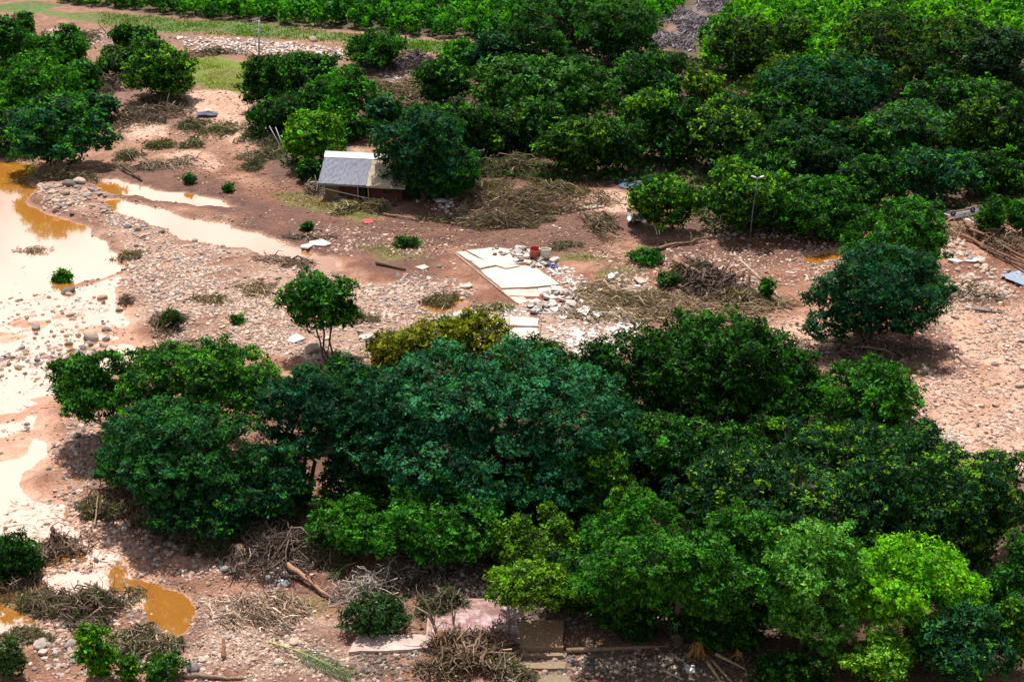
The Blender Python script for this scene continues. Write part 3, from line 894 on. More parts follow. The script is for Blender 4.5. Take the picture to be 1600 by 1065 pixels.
T('small_bush', 'shrub growing on the red bank behind the car', 1460, 330, 30, 22, GR, BT, .1, 'bush', .1, lobes=3, leafpx=4.5)
T('small_bush', 'green sprig by the smaller slab and rubble', 700, 512, 30, 20, MD, BT, .2, 'bush', .1, lobes=3)

# ---------------------------------------------------------------- stones
def ico(sub):
    t = (1 + 5 ** .5) / 2
    v = [(-1, t, 0), (1, t, 0), (-1, -t, 0), (1, -t, 0), (0, -1, t), (0, 1, t), (0, -1, -t), (0, 1, -t), (t, 0, -1), (t, 0, 1), (-t, 0, -1), (-t, 0, 1)]
    v = [np.array(q) / np.linalg.norm(q) for q in v]
    f = [(0, 11, 5), (0, 5, 1), (0, 1, 7), (0, 7, 10), (0, 10, 11), (1, 5, 9), (5, 11, 4), (11, 10, 2), (10, 7, 6), (7, 1, 8), (3, 9, 4), (3, 4, 2), (3, 2, 6), (3, 6, 8), (3, 8, 9), (4, 9, 5), (2, 4, 11), (6, 2, 10), (8, 6, 7), (9, 8, 1)]
    for _ in range(sub):
        mid, nf = {}, []
        def m(a, b):
            k = (min(a, b), max(a, b))
            if k not in mid:
                q = v[a] + v[b]
                v.append(q / np.linalg.norm(q))
                mid[k] = len(v) - 1
            return mid[k]
        for a, b, c in f:
            x, y, z = m(a, b), m(b, c), m(c, a)
            nf += [(a, x, z), (b, y, x), (c, z, y), (x, y, z)]
        f = nf
    return np.array(v), np.array(f)

ICO0, ICO1 = ico(0), ico(1)
OCTA = (np.array([[1, 0, 0], [-1, 0, 0], [0, 1, 0], [0, -1, 0], [0, 0, 1], [0, 0, -1]], float), np.array([(0, 2, 4), (2, 1, 4), (1, 3, 4), (3, 0, 4), (2, 0, 5), (1, 2, 5), (3, 1, 5), (0, 3, 5)]))
BOX8 = (np.array([[x, y, z] for x in (-1, 1) for y in (-1, 1) for z in (-1, 1)], float) * .75,
        np.array([(0, 1, 3), (0, 3, 2), (4, 6, 7), (4, 7, 5), (0, 4, 5), (0, 5, 1), (2, 3, 7), (2, 7, 6), (0, 2, 6), (0, 6, 4), (1, 5, 7), (1, 7, 3)]))

PALE = [(.45, .335, .26), (.38, .265, .20), (.49, .385, .31), (.33, .22, .165), (.42, .30, .235), (.30, .245, .215), (.20, .18, .175)]
GREYS = [(.20, .185, .18), (.28, .24, .22), (.13, .12, .125), (.38, .29, .235), (.33, .235, .18), (.085, .08, .085), (.26, .19, .15)]
PINK = [(.46, .32, .255), (.42, .28, .22), (.50, .37, .30), (.36, .24, .19), (.48, .37, .32)]
WHITES = [(.60, .56, .53), (.52, .45, .41), (.45, .36, .31), (.66, .63, .61), (.40, .31, .26), (.34, .26, .22)]

def in_poly(pts, n, rng, cluster=0.0, seed=0):
    z = gpoly(pts)
    lo, hi = z.min(0), z.max(0)
    out = np.zeros((0, 2))
    while len(out) < n:
        p = lo + (hi - lo) * rng.random((n * 3, 2))
        d = sdist(z, p[:, 0], p[:, 1])
        k = d > 0
        p, d = p[k], d[k]
        if cluster:
            g = fbm(p[:, 0], p[:, 1], 5.5, 4, 200 + seed)
            e = np.clip(d / 2.5, .1, 1)
            p = p[rng.random(len(p)) < np.clip(.45 + cluster * g, .02, 1) * e]
        out = np.concatenate([out, p])
    return out[:n]

STONE_V, STONE_C, STONE_F, STONE_N = [], [], [], [0]
def scatter(pts, n, lo, hi, pal, cluster=.9, shape='round', seed=0, sink=.42, flat=.66):
    rng = np.random.default_rng(900 + seed)
    p = in_poly(pts, n, rng, cluster, seed)
    size = lo * (hi / lo) ** (rng.random(n) ** 2.6)
    z = terrain(p[:, 0], p[:, 1])
    for big in (0, 1, 2):
        k = (size < .27, (size >= .27) & (size < .48), size >= .48)[big]
        m = int(k.sum())
        if not m:
            continue
        bv, bf = (BOX8 if shape == 'angular' else (OCTA, ICO0, ICO1)[big])
        v = np.repeat(bv[None], m, 0) * (1 + rng.uniform(-.26, .26, (m, len(bv), 1)) * (1.0 if big < 2 else .55))
        if shape == 'angular':
            v = v * (1 + rng.uniform(-.35, .35, (m, len(bv), 3)))
        ax = np.stack([rng.uniform(.8, 1.35, m), rng.uniform(.65, 1.0, m), flat * rng.uniform(.7, 1.15, m)], 1)
        v = v * (ax * size[k][:, None] * .5)[:, None, :]
        a = rng.uniform(0, 2 * math.pi, m)
        tl = rng.normal(0, .28, m)
        c, s = np.cos(a)[:, None], np.sin(a)[:, None]
        ct, st = np.cos(tl)[:, None], np.sin(tl)[:, None]
        x, y, zz = v[..., 0], v[..., 1], v[..., 2]
        x, zz = x * ct - zz * st, x * st + zz * ct
        x, y = x * c - y * s, x * s + y * c
        v = np.stack([x + p[k, 0:1], y + p[k, 1:2], zz + (z[k] + size[k] * flat * (.5 - sink))[:, None]], -1)
        col = np.array(pal)[rng.integers(0, len(pal), m)] * rng.normal(1, .13, (m, 1))
        STONE_V.append(v.reshape(-1, 3))
        STONE_C.append(np.repeat(np.clip(col, .03, .75), len(bv), 0))
        STONE_F.append((bf[None] + (np.arange(m) * len(bv))[:, None, None]).reshape(-1, 3) + STONE_N[0])
        STONE_N[0] += m * len(bv)

ZA = [(50, 292), (150, 288), (212, 332), (300, 367), (430, 397), (500, 405), (560, 440), (640, 440), (720, 485), (745, 545), (600, 575), (480, 570), (350, 545), (250, 552), (215, 500), (180, 440), (195, 392), (150, 350), (60, 330)]
scatter(ZA, 15000, .13, .60, [tuple(min(q * 1.2, .62) for q in c) for c in PALE] + PINK, 1.5, seed=1)
scatter(ZA, 3000, .10, .45, PINK + PALE, 1.4, 'angular', seed=41, flat=.55)
scatter(ZA, 1500, .2, .75, PALE + GREYS[:2], 1.2, 'angular', seed=31, flat=.5)
scatter([(150, 282), (240, 293), (384, 326), (510, 402), (440, 400), (300, 372), (180, 330), (150, 306)], 420, .15, .5, PALE + GREYS, 1.6, seed=51)
scatter([(60, 330), (150, 350), (200, 395), (190, 440), (90, 445), (40, 400)], 420, .15, .55, PALE + GREYS, 1.6, seed=52)
scatter([(90, 890), (240, 890), (310, 960), (290, 1000), (120, 940)], 420, .12, .5, PALE + GREYS, 1.4, seed=53)
CLOD = [(.26, .155, .11), (.20, .115, .08), (.33, .215, .16), (.15, .08, .058), (.38, .27, .21)]
scatter([(200, 260), (420, 250), (560, 345), (900, 300), (1000, 330), (1330, 372), (1330, 410), (900, 410), (560, 410), (380, 330)], 5500, .10, .42, CLOD, 1.2, 'angular', seed=32)
scatter([(900, 390), (1330, 380), (1480, 440), (1640, 480), (1640, 770), (1430, 640), (1300, 575), (1000, 560)], 8500, .10, .45, CLOD + PINK, 1.2, 'angular', seed=33)
scatter([(-20, 760), (560, 880), (700, 1075), (-20, 1075)], 2600, .10, .34, CLOD, 1.2, 'angular', seed=34)
scatter([(540, 880), (900, 900), (1220, 960), (1220, 1075), (540, 1075)], 3500, .10, .42, [(.10, .07, .05), (.16, .10, .07), (.07, .055, .045), (.22, .16, .12), (.13, .11, .10)], .9, 'angular', seed=35)  # clod tones darkened to match the painted tree shade here
scatter([(180, 130), (440, 140), (560, 110), (700, 110), (660, 180), (560, 250), (440, 270), (180, 270)], 3000, .12, .45, CLOD, 1.2, 'angular', seed=36)
scatter([(-20, 400), (190, 420), (230, 560), (90, 620), (70, 760), (-20, 780)], 1500, .12, .6, GREYS + PALE, 1.5, seed=2)
scatter([(-20, 545), (160, 530), (200, 545), (150, 560), (-20, 575)], 260, .25, 1.0, GREYS + PALE, .6, seed=22)
scatter([(85, 640), (160, 640), (240, 740), (420, 800), (530, 890), (420, 920), (300, 920), (130, 850), (60, 780)], 5200, .10, .55, GREYS + PALE[:4] + PINK, 1.1, seed=3)
scatter([(290, 930), (430, 910), (560, 985), (560, 1075), (220, 1075), (280, 1000)], 4800, .11, .45, PALE + PINK, 1.0, seed=4)
scatter([(-20, 770), (130, 830), (280, 990), (240, 1075), (-20, 1075)], 2800, .10, .55, GREYS + PALE + PINK, 1.5, seed=5)
scatter([(620, 430), (720, 400), (760, 470), (740, 545), (600, 560), (560, 470)], 2600, .15, .7, PALE + PINK, 1.3, seed=6)
scatter([(720, 480), (890, 465), (960, 420), (1030, 450), (1010, 520), (960, 560), (760, 545)], 2600, .15, .85, WHITES, .7, 'angular', seed=7, flat=.4)
scatter([(770, 392), (840, 385), (880, 412), (960, 455), (900, 470), (830, 415)], 700, .15, .8, WHITES, .4, 'angular', seed=8, flat=.45)
scatter([(1180, 530), (1330, 560), (1420, 600), (1440, 500), (1480, 430), (1640, 480), (1640, 770), (1470, 730), (1420, 620), (1290, 580)], 4200, .12, .60, PINK, 1.3, seed=9)
scatter([(1430, 360), (1500, 385), (1600, 430), (1620, 480), (1480, 470)], 650, .25, 1.0, PALE + PINK, .5, seed=10)
scatter([(900, 385), (1330, 372), (1330, 420), (1260, 460), (1190, 540), (1000, 550), (960, 450)], 2600, .14, .6, PINK, 1.0, seed=11)
scatter([(420, 330), (560, 350), (720, 380), (900, 390), (720, 400), (560, 410), (470, 390)], 900, .14, .55, PINK, .9, seed=12)
scatter([(255, 58), (340, 66), (480, 74), (545, 82), (545, 102), (400, 95), (300, 90)], 2600, .25, 1.0, PINK + WHITES[:3] + [(.2, .2, .24)], .5, 'angular', seed=13, flat=.6)
scatter([(60, 42), (180, 50), (250, 62), (180, 75), (80, 70)], 700, .25, .9, PINK + WHITES[:2], .8, 'angular', seed=14, flat=.6)
DARKS = [(.16, .13, .11), (.10, .085, .075), (.22, .18, .15), (.13, .10, .08), (.30, .25, .21), (.07, .06, .055)]  # stone tones with the tree shade put into the colour
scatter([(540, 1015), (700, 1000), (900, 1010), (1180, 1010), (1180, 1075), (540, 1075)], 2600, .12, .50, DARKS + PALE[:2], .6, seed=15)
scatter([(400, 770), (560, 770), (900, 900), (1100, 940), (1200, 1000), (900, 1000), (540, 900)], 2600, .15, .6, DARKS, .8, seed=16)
scatter([(560, 110), (690, 110), (660, 140), (600, 130)], 250, .2, .7, WHITES + PINK, .6, seed=17)
scatter([(640, 310), (720, 300), (900, 320), (880, 370), (700, 350)], 500, .18, .7, WHITES + PINK, .8, seed=18)
scatter([(1090, 355), (1330, 360), (1330, 376), (1090, 372)], 260, .25, .8, PALE, .5, seed=19)
scatter([(1410, 640), (1520, 680), (1520, 735), (1420, 690)], 700, .12, .4, WHITES + PALE, .5, 'angular', seed=20, flat=.5)
scatter([(180, 190), (440, 190), (420, 265), (200, 265)], 320, .18, .6, PINK + PALE, .9, seed=21)
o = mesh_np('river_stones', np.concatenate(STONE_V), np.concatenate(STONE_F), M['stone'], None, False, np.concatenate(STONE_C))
tag(o, 'countless small river stones and rubble strewn over the flood ground', 'stones', kind='stuff')

# single boulders that stand out
BOULDER_MESH = []
for k in range(10):
    rng = np.random.default_rng(60 + k)
    bv, bf = ico(2)
    v = bv.copy()
    for q in range(5):
        d = unit(rng.normal(size=(1, 3)))[0]
        cut = rng.uniform(.55, .85)
        h = v @ d
        v = v - np.outer(np.maximum(h - cut, 0) * .8, d)
    v = v * np.array([rng.uniform(.95, 1.3), rng.uniform(.75, 1), rng.uniform(.55, .8)]) * .5
    me = bpy.data.meshes.new('boulder')
    me.from_pydata([tuple(q) for q in v], [], [tuple(q) for q in bf])
    me.polygons.foreach_set('use_smooth', np.ones(len(bf), bool))
    BOULDER_MESH.append(me)

def boulder_mat(name, pal):
    m, t, b = new_mat(name)
    N, L = t.nodes, t.links
    oi = N.new('ShaderNodeObjectInfo')
    r = N.new('ShaderNodeValToRGB')
    r.color_ramp.interpolation = 'LINEAR'
    e = r.color_ramp.elements
    while len(e) < len(pal):
        e.new(.5)
    for i, c in enumerate(pal):
        e[i].position = i / (len(pal) - 1)
        e[i].color = (*c, 1)
    L.new(oi.outputs['Random'], r.inputs['Fac'])
    tc = N.new('ShaderNodeTexCoord')
    n = N.new('ShaderNodeTexNoise'); n.inputs['Scale'].default_value = 3.5; n.inputs['Detail'].default_value = 7
    L.new(tc.outputs['Object'], n.inputs['Vector'])
    mr = N.new('ShaderNodeMapRange'); mr.inputs['From Min'].default_value = .3; mr.inputs['From Max'].default_value = .7
    mr.inputs['To Min'].default_value = .7; mr.inputs['To Max'].default_value = 1.25
    L.new(n.outputs['Fac'], mr.inputs['Value'])
    sc = N.new('ShaderNodeVectorMath'); sc.operation = 'SCALE'
    L.new(r.outputs['Color'], sc.inputs[0]); L.new(mr.outputs['Result'], sc.inputs['Scale'])
    L.new(sc.outputs['Vector'], b.inputs['Base Color'])
    b.inputs['Roughness'].default_value = .85
    bp = N.new('ShaderNodeBump'); bp.inputs['Strength'].default_value = .4; bp.inputs['Distance'].default_value = .1
    L.new(n.outputs['Fac'], bp.inputs['Height']); L.new(bp.outputs['Normal'], b.inputs['Normal'])
    return m

M['boulder'] = boulder_mat('boulder', PALE + [(.45, .36, .28), (.3, .27, .25)])
M['boulder_grey'] = boulder_mat('boulder_grey', GREYS)
M['boulder_pink'] = boulder_mat('boulder_pink', PINK)
BSETS = {}
for mk in ('boulder', 'boulder_grey', 'boulder_pink'):
    for me in BOULDER_MESH:
        m2 = me.copy()
        m2.materials.append(M[mk])
        BSETS.setdefault(mk, []).append(m2)

def boulder(x, y, size, mk, label, group, rng, cat='boulder'):
    o = link(bpy.data.objects.new('river_boulder', random.choice(BSETS[mk])))
    o.location = (x, y, tz(x, y) + size * .14)
    o.rotation_euler = (rng.normal(0, .15), rng.normal(0, .15), rng.uniform(0, 6.28))
    o.scale = (size, size, size * rng.uniform(.8, 1.15))
    tag(o, label, cat, group)

def boulders(pts, n, lo, hi, mk, label, group, seed):
    lo, hi = lo * .72, hi * .82
    rng = np.random.default_rng(3000 + seed)
    for x, y in in_poly(pts, n, rng, .6, seed):
        boulder(x, y, lo + (hi - lo) * rng.random() ** 2, mk, label, group, rng)

boulders([(55, 292), (150, 290), (215, 335), (290, 368), (230, 372), (130, 345), (60, 325)], 52, .7, 1.5, 'boulder', 'rounded pale boulder on the bank between pond and stream', 'boulders on the pond bank', 1)
boulders(ZA, 60, .65, 1.15, 'boulder', 'rounded pale boulder lying on the wide gravel bar', 'boulders on the gravel bar', 2)
boulders([(10, 420), (190, 430), (225, 550), (100, 600), (10, 560)], 34, .6, 1.4, 'boulder_grey', 'dark wet boulder standing in the shallow muddy water', 'boulders in the shallows', 3)
boulders([(150, 790), (330, 790), (500, 880), (480, 930), (280, 930), (160, 860)], 46, .5, 1.1, 'boulder_grey', 'grey boulder on shaded stony ground under the feathery trees', 'boulders under the trees', 4)
boulders([(20, 960), (280, 1000), (470, 990), (530, 1060), (20, 1060)], 36, .5, 1.1, 'boulder', 'pale boulder in the stony stream bed near the vivid sapling', 'boulders in the stream bed', 5)
boulders([(1420, 590), (1480, 480), (1620, 500), (1620, 760), (1480, 730), (1440, 650)], 40, .6, 1.3, 'boulder_pink', 'pinkish boulder on the dry stony mud flat', 'boulders on the mud flat', 6)
boulders([(1440, 365), (1500, 385), (1590, 440), (1500, 450)], 26, .7, 1.5, 'boulder', 'pale boulder heaped below the driftwood trunks and overturned car', 'boulders below the car', 7)
rng = np.random.default_rng(5)
for x, y, sz, mk, lb in [(110, 295, 1.9, 'boulder_grey', 'large grey boulder at the foot of the pond-bank tree'), (124, 288, 1.9, 'boulder', 'tall brown boulder leaning beside the grey one at the pond-bank tree'),
                         (106, 452, 1.6, 'boulder_grey', 'blue-grey boulder next to the small shrub in the shallows'), (140, 524, 1.9, 'boulder_grey', 'large dark brown boulder at the row of stones in the shallows'),
                         (1596, 744, 2.2, 'boulder', 'large whitish boulder at the edge of the dark glossy tree'), (300, 1045, 1.2, 'boulder_grey', 'large slate-grey boulder near the drooping shrub'),
                         (185, 1020, 1.1, 'boulder', 'wide smooth boulder behind the vivid sapling'), (65, 1007, 1.2, 'boulder', 'flat pale rock sheet in the muddy stream'), (110, 1008, .9, 'boulder', 'pale tilted rock beside the flat rock sheet'),
                         (488, 550, 1.9, 'boulder', 'brown rounded boulder beside the lone tree stem'), (1150, 447, 2.0, 'boulder_pink', 'pink boulder among the driftwood logs'), (118, 682, 1.2, 'boulder_grey', 'blue-grey boulder below the open-branched tree'),
                         (138, 535, 1.0, 'boulder', 'pale boulder beside the large dark brown one in the shallows'), (490, 70, 1.6, 'boulder', 'pale boulder at the edge of the grassy track')]:
    p = G(x, y)
    boulder(p.x, p.y, sz, mk, lb, None, rng)

# ---------------------------------------------------------------- sticks, driftwood and brush
def stick_bulk(p, d, ln, rad, rng, bend=.18):
    """three-sided two-segment sticks; p start, d unit direction"""
    n = len(p)
    r = unit(np.cross(d, unit(rng.normal(size=(n, 3)))))
    r2 = np.cross(d, r)
    mid = p + d * (ln * .5)[:, None] + unit(rng.normal(size=(n, 3))) * (ln * bend * rng.uniform(.2, 1, n))[:, None]
    end = p + d * ln[:, None]
    rings = []
    for c, k in ((p, 1.0), (mid, .75), (end, .3)):
        for j in range(3):
            a = 2 * math.pi * j / 3
            rings.append(c + (r * math.cos(a) + r2 * math.sin(a)) * (rad * k)[:, None])
    v = np.stack(rings, 1).reshape(-1, 3)
    base = (np.arange(n) * 9)[:, None, None]
    q = []
    for s in range(2):
        for j in range(3):
            j2 = (j + 1) % 3
            q.append((s * 3 + j, s * 3 + j2, s * 3 + 3 + j2, s * 3 + 3 + j))
    f = (np.array(q)[None] + base).reshape(-1, 4)
    return v, f

BROWN, STRAW, DARKW, GREYW, PALEW, PURP = (.20, .130, .080), (.34, .235, .135), (.075, .048, .036), (.24, .21, .185), (.46, .39, .31), (.12, .090, .100)

def brush(label, cx, cy, w, h, height, n, col=BROWN, leafcol=None, nleaf=0, ln=1.4, rad=.022, ang=None, branches=4, cat='brush', name='brush_pile', group=None, flatness=.5):
    rng = np.random.default_rng(int(cx * 3 + cy * 17))
    P = GT(cx, cy)
    s, al = px_per_m(P), look_angle(P)
    a, b = w / 2 / s, h / 2 / (s * math.sin(al))
    if height > .55:
        height, n, nleaf, flatness, branches = height * 1.9, int(n * .9), int(nleaf * 1.3), max(flatness, 1.1), branches + 4
    b = max(b * .8, .4)
    n = int(n * .62)
    root = empty(name, P)
    tag(root, label, cat, group)
    th = rng.uniform(0, 2 * math.pi, n)
    ed = 1 + .34 * np.sin(th * 2 + cx) + .22 * np.sin(th * 3 + cy) + .16 * np.sin(th * 5 + w)
    rr = rng.random(n) ** .62 * ed
    lump = .55 + .45 * fbm(np.cos(th) * rr * a + cx, np.sin(th) * rr * b + cy, max(a * .5, .5), 2, 7)
    x, y = a * rr * np.cos(th), b * rr * np.sin(th)
    dome = height * np.clip(1 - (rr / ed) ** 2.2, 0, 1) * np.clip(lump * 1.3 - .1, .05, 2)
    gz = terrain(P.x + x, P.y + y) - P.z
    z = gz + dome * rng.random(n) ** .6 + .03
    az = rng.uniform(0, 2 * math.pi, n) if ang is None else rng.normal(ang, .55, n) + np.where(rng.random(n) < .5, math.pi, 0)
    d = unit(np.stack([np.cos(az), np.sin(az), rng.normal(.05, flatness * .5, n)], 1))
    L = ln * rng.uniform(.4, 1.3, n)
    p = np.stack([x, y, z], 1) - d * (L * .5)[:, None]
    p[:, 2] = np.maximum(p[:, 2], gz + .02)
    v, f = stick_bulk(p, d, L * 1.2, rad * rng.uniform(1.0, 3.3, n), rng, .3)
    v[:, 2] = np.maximum(v[:, 2], -.05 + np.repeat(gz, 9))
    cc = np.array(col) * np.array([.82, .84, .88]) * np.exp(rng.normal(-.08, .55, (n, 1)))
    o = mesh_np('twigs', v, f, M['stick'], root, False, np.repeat(np.clip(cc, .02, .7), 9, 0))
    o['kind'] = 'stuff'
    if nleaf:
        k = rng.integers(0, n, nleaf)
        q = np.stack([x[k], y[k], z[k] + .08], 1) + rng.normal(0, .18, (nleaf, 3))
        q[:, 2] = np.maximum(q[:, 2], .05 + gz[k])
        nn = unit(rng.normal(size=(nleaf, 3)) + np.array([0, 0, .8]))
        ls = rng.uniform(.2, .45, nleaf)
        v, f = leaf_quads(q, nn, ls, ls * .4, rng)
        lc = np.array(leafcol) * rng.normal(1, .3, (nleaf, 1))
        o = mesh_np('leaves', v, f, M['leaf'], root, False, np.repeat(np.clip(lc, .005, .6), 3, 0))
        o['kind'] = 'stuff'
    for k in range(branches):
        t2 = rng.uniform(0, 6.28)
        r2 = rng.uniform(.1, .7)
        L2 = min(max(a, b) * 1.1, 4.5) * rng.uniform(.6, 1.2)
        az2 = rng.uniform(0, 6.28) if ang is None else rng.normal(ang, .5)
        p0 = np.array([a * r2 * math.cos(t2) - math.cos(az2) * L2 / 2, b * r2 * math.sin(t2) - math.sin(az2) * L2 / 2, height * .25])
        p1 = p0 + np.array([math.cos(az2) * L2, math.sin(az2) * L2, rng.uniform(-.1, .5) * height])
        R = rad * rng.uniform(3.0, 6.5)
        MB().tube(limb_path(p0, p1, rng, 5, .20), [R, R * .9, R * .8, R * .65, R * .5, R * .25], 5, np.array(col) * rng.uniform(.5, 1.35)).build('branch', M['stick'], root, True)
    return root

OLV, GRN = (.10, .105, .035), (.05, .10, .025)
brush('wide swath of olive and brown flood brush beside the house tree', 818, 322, 195, 62, 1.3, 2600, BROWN, OLV, 2600, 1.7, ang=.2, branches=7)
brush('green-brown heap of uprooted brush under the dark grove trees', 800, 268, 150, 40, 1.3, 1500, BROWN, GRN, 2600, 1.6, branches=5)
brush('dark matted brush ridge facing the red mud', 792, 350, 125, 24, 1.1, 1300, (.15, .105, .06), OLV, 700, 1.5, ang=0, branches=6)
brush('dry brown bush of dead twigs on the red mud', 940, 358, 58, 42, 1.5, 700, BROWN, GR, 300, 1.2, branches=4)
brush('broad mat of combed brown straw below the driftwood logs', 1075, 482, 290, 62, .5, 4200, STRAW, ln=2.0, rad=.024, ang=-.35, branches=6)
brush('straw mat trailing from the rubble to the driftwood logs', 935, 458, 110, 40, .3, 900, STRAW, ln=1.6, ang=-.4, branches=2)
brush('tangle of dark branches wedged in the driftwood logs', 1110, 448, 125, 50, 1.3, 1100, DARKW, ln=2.0, rad=.036, branches=16)
brush('tuft of dry straw lying on the gravel bar', 400, 452, 62, 26, .5, 650, STRAW, ln=1.3, branches=2)
brush('matted straw caught on the bar above the domed tree', 292, 545, 95, 36, .5, 900, STRAW, ln=1.2, branches=2)
brush('dry reedy bush with half green stems on the gravel bar', 262, 508, 62, 40, 1.0, 650, BROWN, OLV, 300, 1.1, branches=3)
brush('brown dead brush flattened on the bar beside the lower stream', 455, 408, 80, 24, .4, 600, BROWN, ln=1.4, ang=-.5, branches=3)
brush('uprooted dead tree top lying across the orange pool', 150, 948, 135, 62, 1.1, 1200, (.17, .11, .075), GRN, 900, 1.5, ang=-.5, branches=9)
brush('dead twigs around the green bush in the muddy stream', 30, 885, 110, 80, 1.1, 1300, (.20, .16, .10), OLV, 900, 1.1, branches=4)
brush('root stump with upright dead twigs in the muddy stream', 95, 855, 80, 50, 1.2, 500, (.18, .115, .075), ln=1.3, branches=5, flatness=1.6)
brush('dark dead brush on shaded stones below the feathery tree', 425, 868, 170, 90, 1.1, 1900, (.11, .075, .055), ln=1.6, branches=9)
brush('hanging dead twigs and roots under the feathery tree', 215, 775, 130, 60, 1.5, 1000, (.15, .095, .06), ln=1.5, branches=6, flatness=1.8)
brush('dry grey-green brush beside the drooping shrub', 222, 1008, 95, 66, .8, 1100, (.20, .155, .10), OLV, 900, 1.1, branches=3)
brush('pale bleached branches arching over a dark shrub', 572, 930, 105, 66, 1.5, 520, (.36, .30, .24), ln=1.5, rad=.016, branches=4, flatness=1.4)
brush('brown dead brush under the yellow-flecked tree', 225, 188, 130, 36, 1.6, 1500, (.15, .105, .07), (.07, .075, .03), 900, 1.5, rad=.03, branches=5)
brush('long dark brush drift behind the pond-bank trees', 170, 138, 110, 42, 1.6, 1200, (.12, .085, .06), OLV, 700, 1.6, rad=.03, branches=4)
brush('heap of dark purple twigs under the bright bush', 590, 108, 110, 22, 1.3, 900, PURP, ln=1.6, rad=.035, branches=4)
brush('dark purple twigs with a grey agave-like tuft', 650, 100, 60, 34, 1.2, 600, PURP, (.10, .16, .10), 250, 1.5, rad=.035, branches=3)
brush('olive brush drift in the clearing behind the house', 640, 152, 95, 62, .8, 1300, (.19, .135, .08), OLV, 1100, 1.5, rad=.03, branches=4)
brush('grey dead brush at the lower mouth of the crop path', 1045, 66, 56, 34, .5, 1200, (.20, .165, .17), ln=2.0, rad=.05, ang=1.0, branches=4)
brush('grey dead brush piled along the top of the crop path', 1118, 2, 60, 34, .5, 1500, (.22, .18, .19), ln=2.2, rad=.05, ang=1.0, branches=4)
brush('grey dead brush strewn along the path through the crop', 1078, 38, 70, 50, .5, 2400, (.20, .165, .175), ln=2.2, rad=.05, ang=1.0, branches=6)
brush('scrubby half-dead weeds between the sand mounds', 250, 229, 60, 12, .7, 400, (.15, .12, .06), (.08, .10, .03), 700, .9, branches=2)
brush('half-dead weeds beside the dark wreckage on sand', 345, 208, 100, 24, .6, 600, (.15, .12, .06), (.08, .10, .03), 900, .9, branches=2)
brush('grey-green broken branches below the leaning poles', 415, 243, 60, 28, .9, 500, BROWN, GR, 900, 1.2, branches=4)
brush('strewn pale branches above the upper stream', 240, 262, 130, 18, .5, 600, (.24, .18, .12), (.09, .10, .04), 250, 1.4, branches=7)
brush('grey twigs and roots at the foot of the feathery tree', 1345, 558, 170, 36, .7, 1300, (.17, .12, .09), (.07, .08, .03), 250, 1.3, branches=6)
brush('dry brush bank behind the driftwood trunks', 1555, 385, 100, 50, 1.0, 1300, (.24, .165, .10), (.10, .10, .05), 600, 1.4, branches=6)
brush('fan of pale reeds beside the driftwood trunks', 1478, 378, 40, 34, .8, 500, STRAW, ln=1.3, ang=1.0, branches=2)
brush('brown mat of twigs on the mud by the grey sheet', 1525, 462, 90, 28, .4, 500, (.20, .14, .09), (.10, .11, .04), 150, 1.2, branches=4)
brush('drooping pale palm thatch dumped on the lawn', 540, 328, 38, 16, .8, 420, (.30, .26, .12), (.16, .17, .05), 300, 1.5, rad=.035, ang=-.5, branches=0)
brush('thatch and branch wreckage at the house corner', 493, 297, 34, 22, 1.0, 420, (.22, .17, .12), ln=1.3, branches=6)
brush('dead roots and twigs hanging below the pink tiled floor', 735, 1040, 150, 56, 1.2, 1300, (.19, .12, .075), OLV, 500, 1.3, rad=.026, branches=10, flatness=1.4)
brush('grey-olive twig ball below the brick steps', 795, 1052, 66, 40, .9, 700, (.20, .155, .10), OLV, 400, 1.0, branches=2)
brush('dead roots and branches heaped on the tiled floor edge', 725, 1008, 110, 34, .9, 900, (.17, .105, .065), OLV, 200, 1.3, branches=7)
brush('leafy dark brush at the back of the tiled floor', 690, 950, 90, 30, 1.0, 700, (.12, .085, .06), GRN, 900, 1.2, branches=4)
brush('dead brush trailing down from the yellow forked tree', 770, 1005, 80, 26, .7, 500, (.18, .11, .07), ln=1.2, branches=5)
brush('brown needle drift on the gravel near the palm frond', 410, 960, 120, 80, .15, 1100, (.30, .20, .13), ln=1.4, ang=-.8, branches=3)
brush('dark shaded brush behind the bright green tree', 640, 900, 120, 50, 1.0, 900, (.13, .095, .07), (.05, .08, .03), 500, 1.4, branches=7)
brush('brush and rootlets against the crowns by the straw mat', 1225, 545, 90, 26, .4, 500, (.22, .16, .11), ln=1.2, branches=3)
brush('dark twig wash on the red bank below the lawn', 480, 372, 80, 12, .25, 320, (.14, .10, .07), ln=1.0, branches=2)
brush('grey twig clump under the lamp post tree', 1215, 362, 90, 16, .6, 500, (.20, .155, .12), ln=1.1, branches=4)
brush('dry weeds around the pond-bank tree foot', 95, 280, 110, 20, .9, 900, (.13, .10, .055), OLV, 500, 1.1, branches=3)
brush('low dry weed clump standing in the pond', 52, 388, 56, 22, .5, 420, (.24, .17, .11), ln=.9, branches=0)
brush('small dead tussock in the shallows', 198, 470, 28, 14, .6, 200, (.16, .11, .07), ln=.8, branches=0)

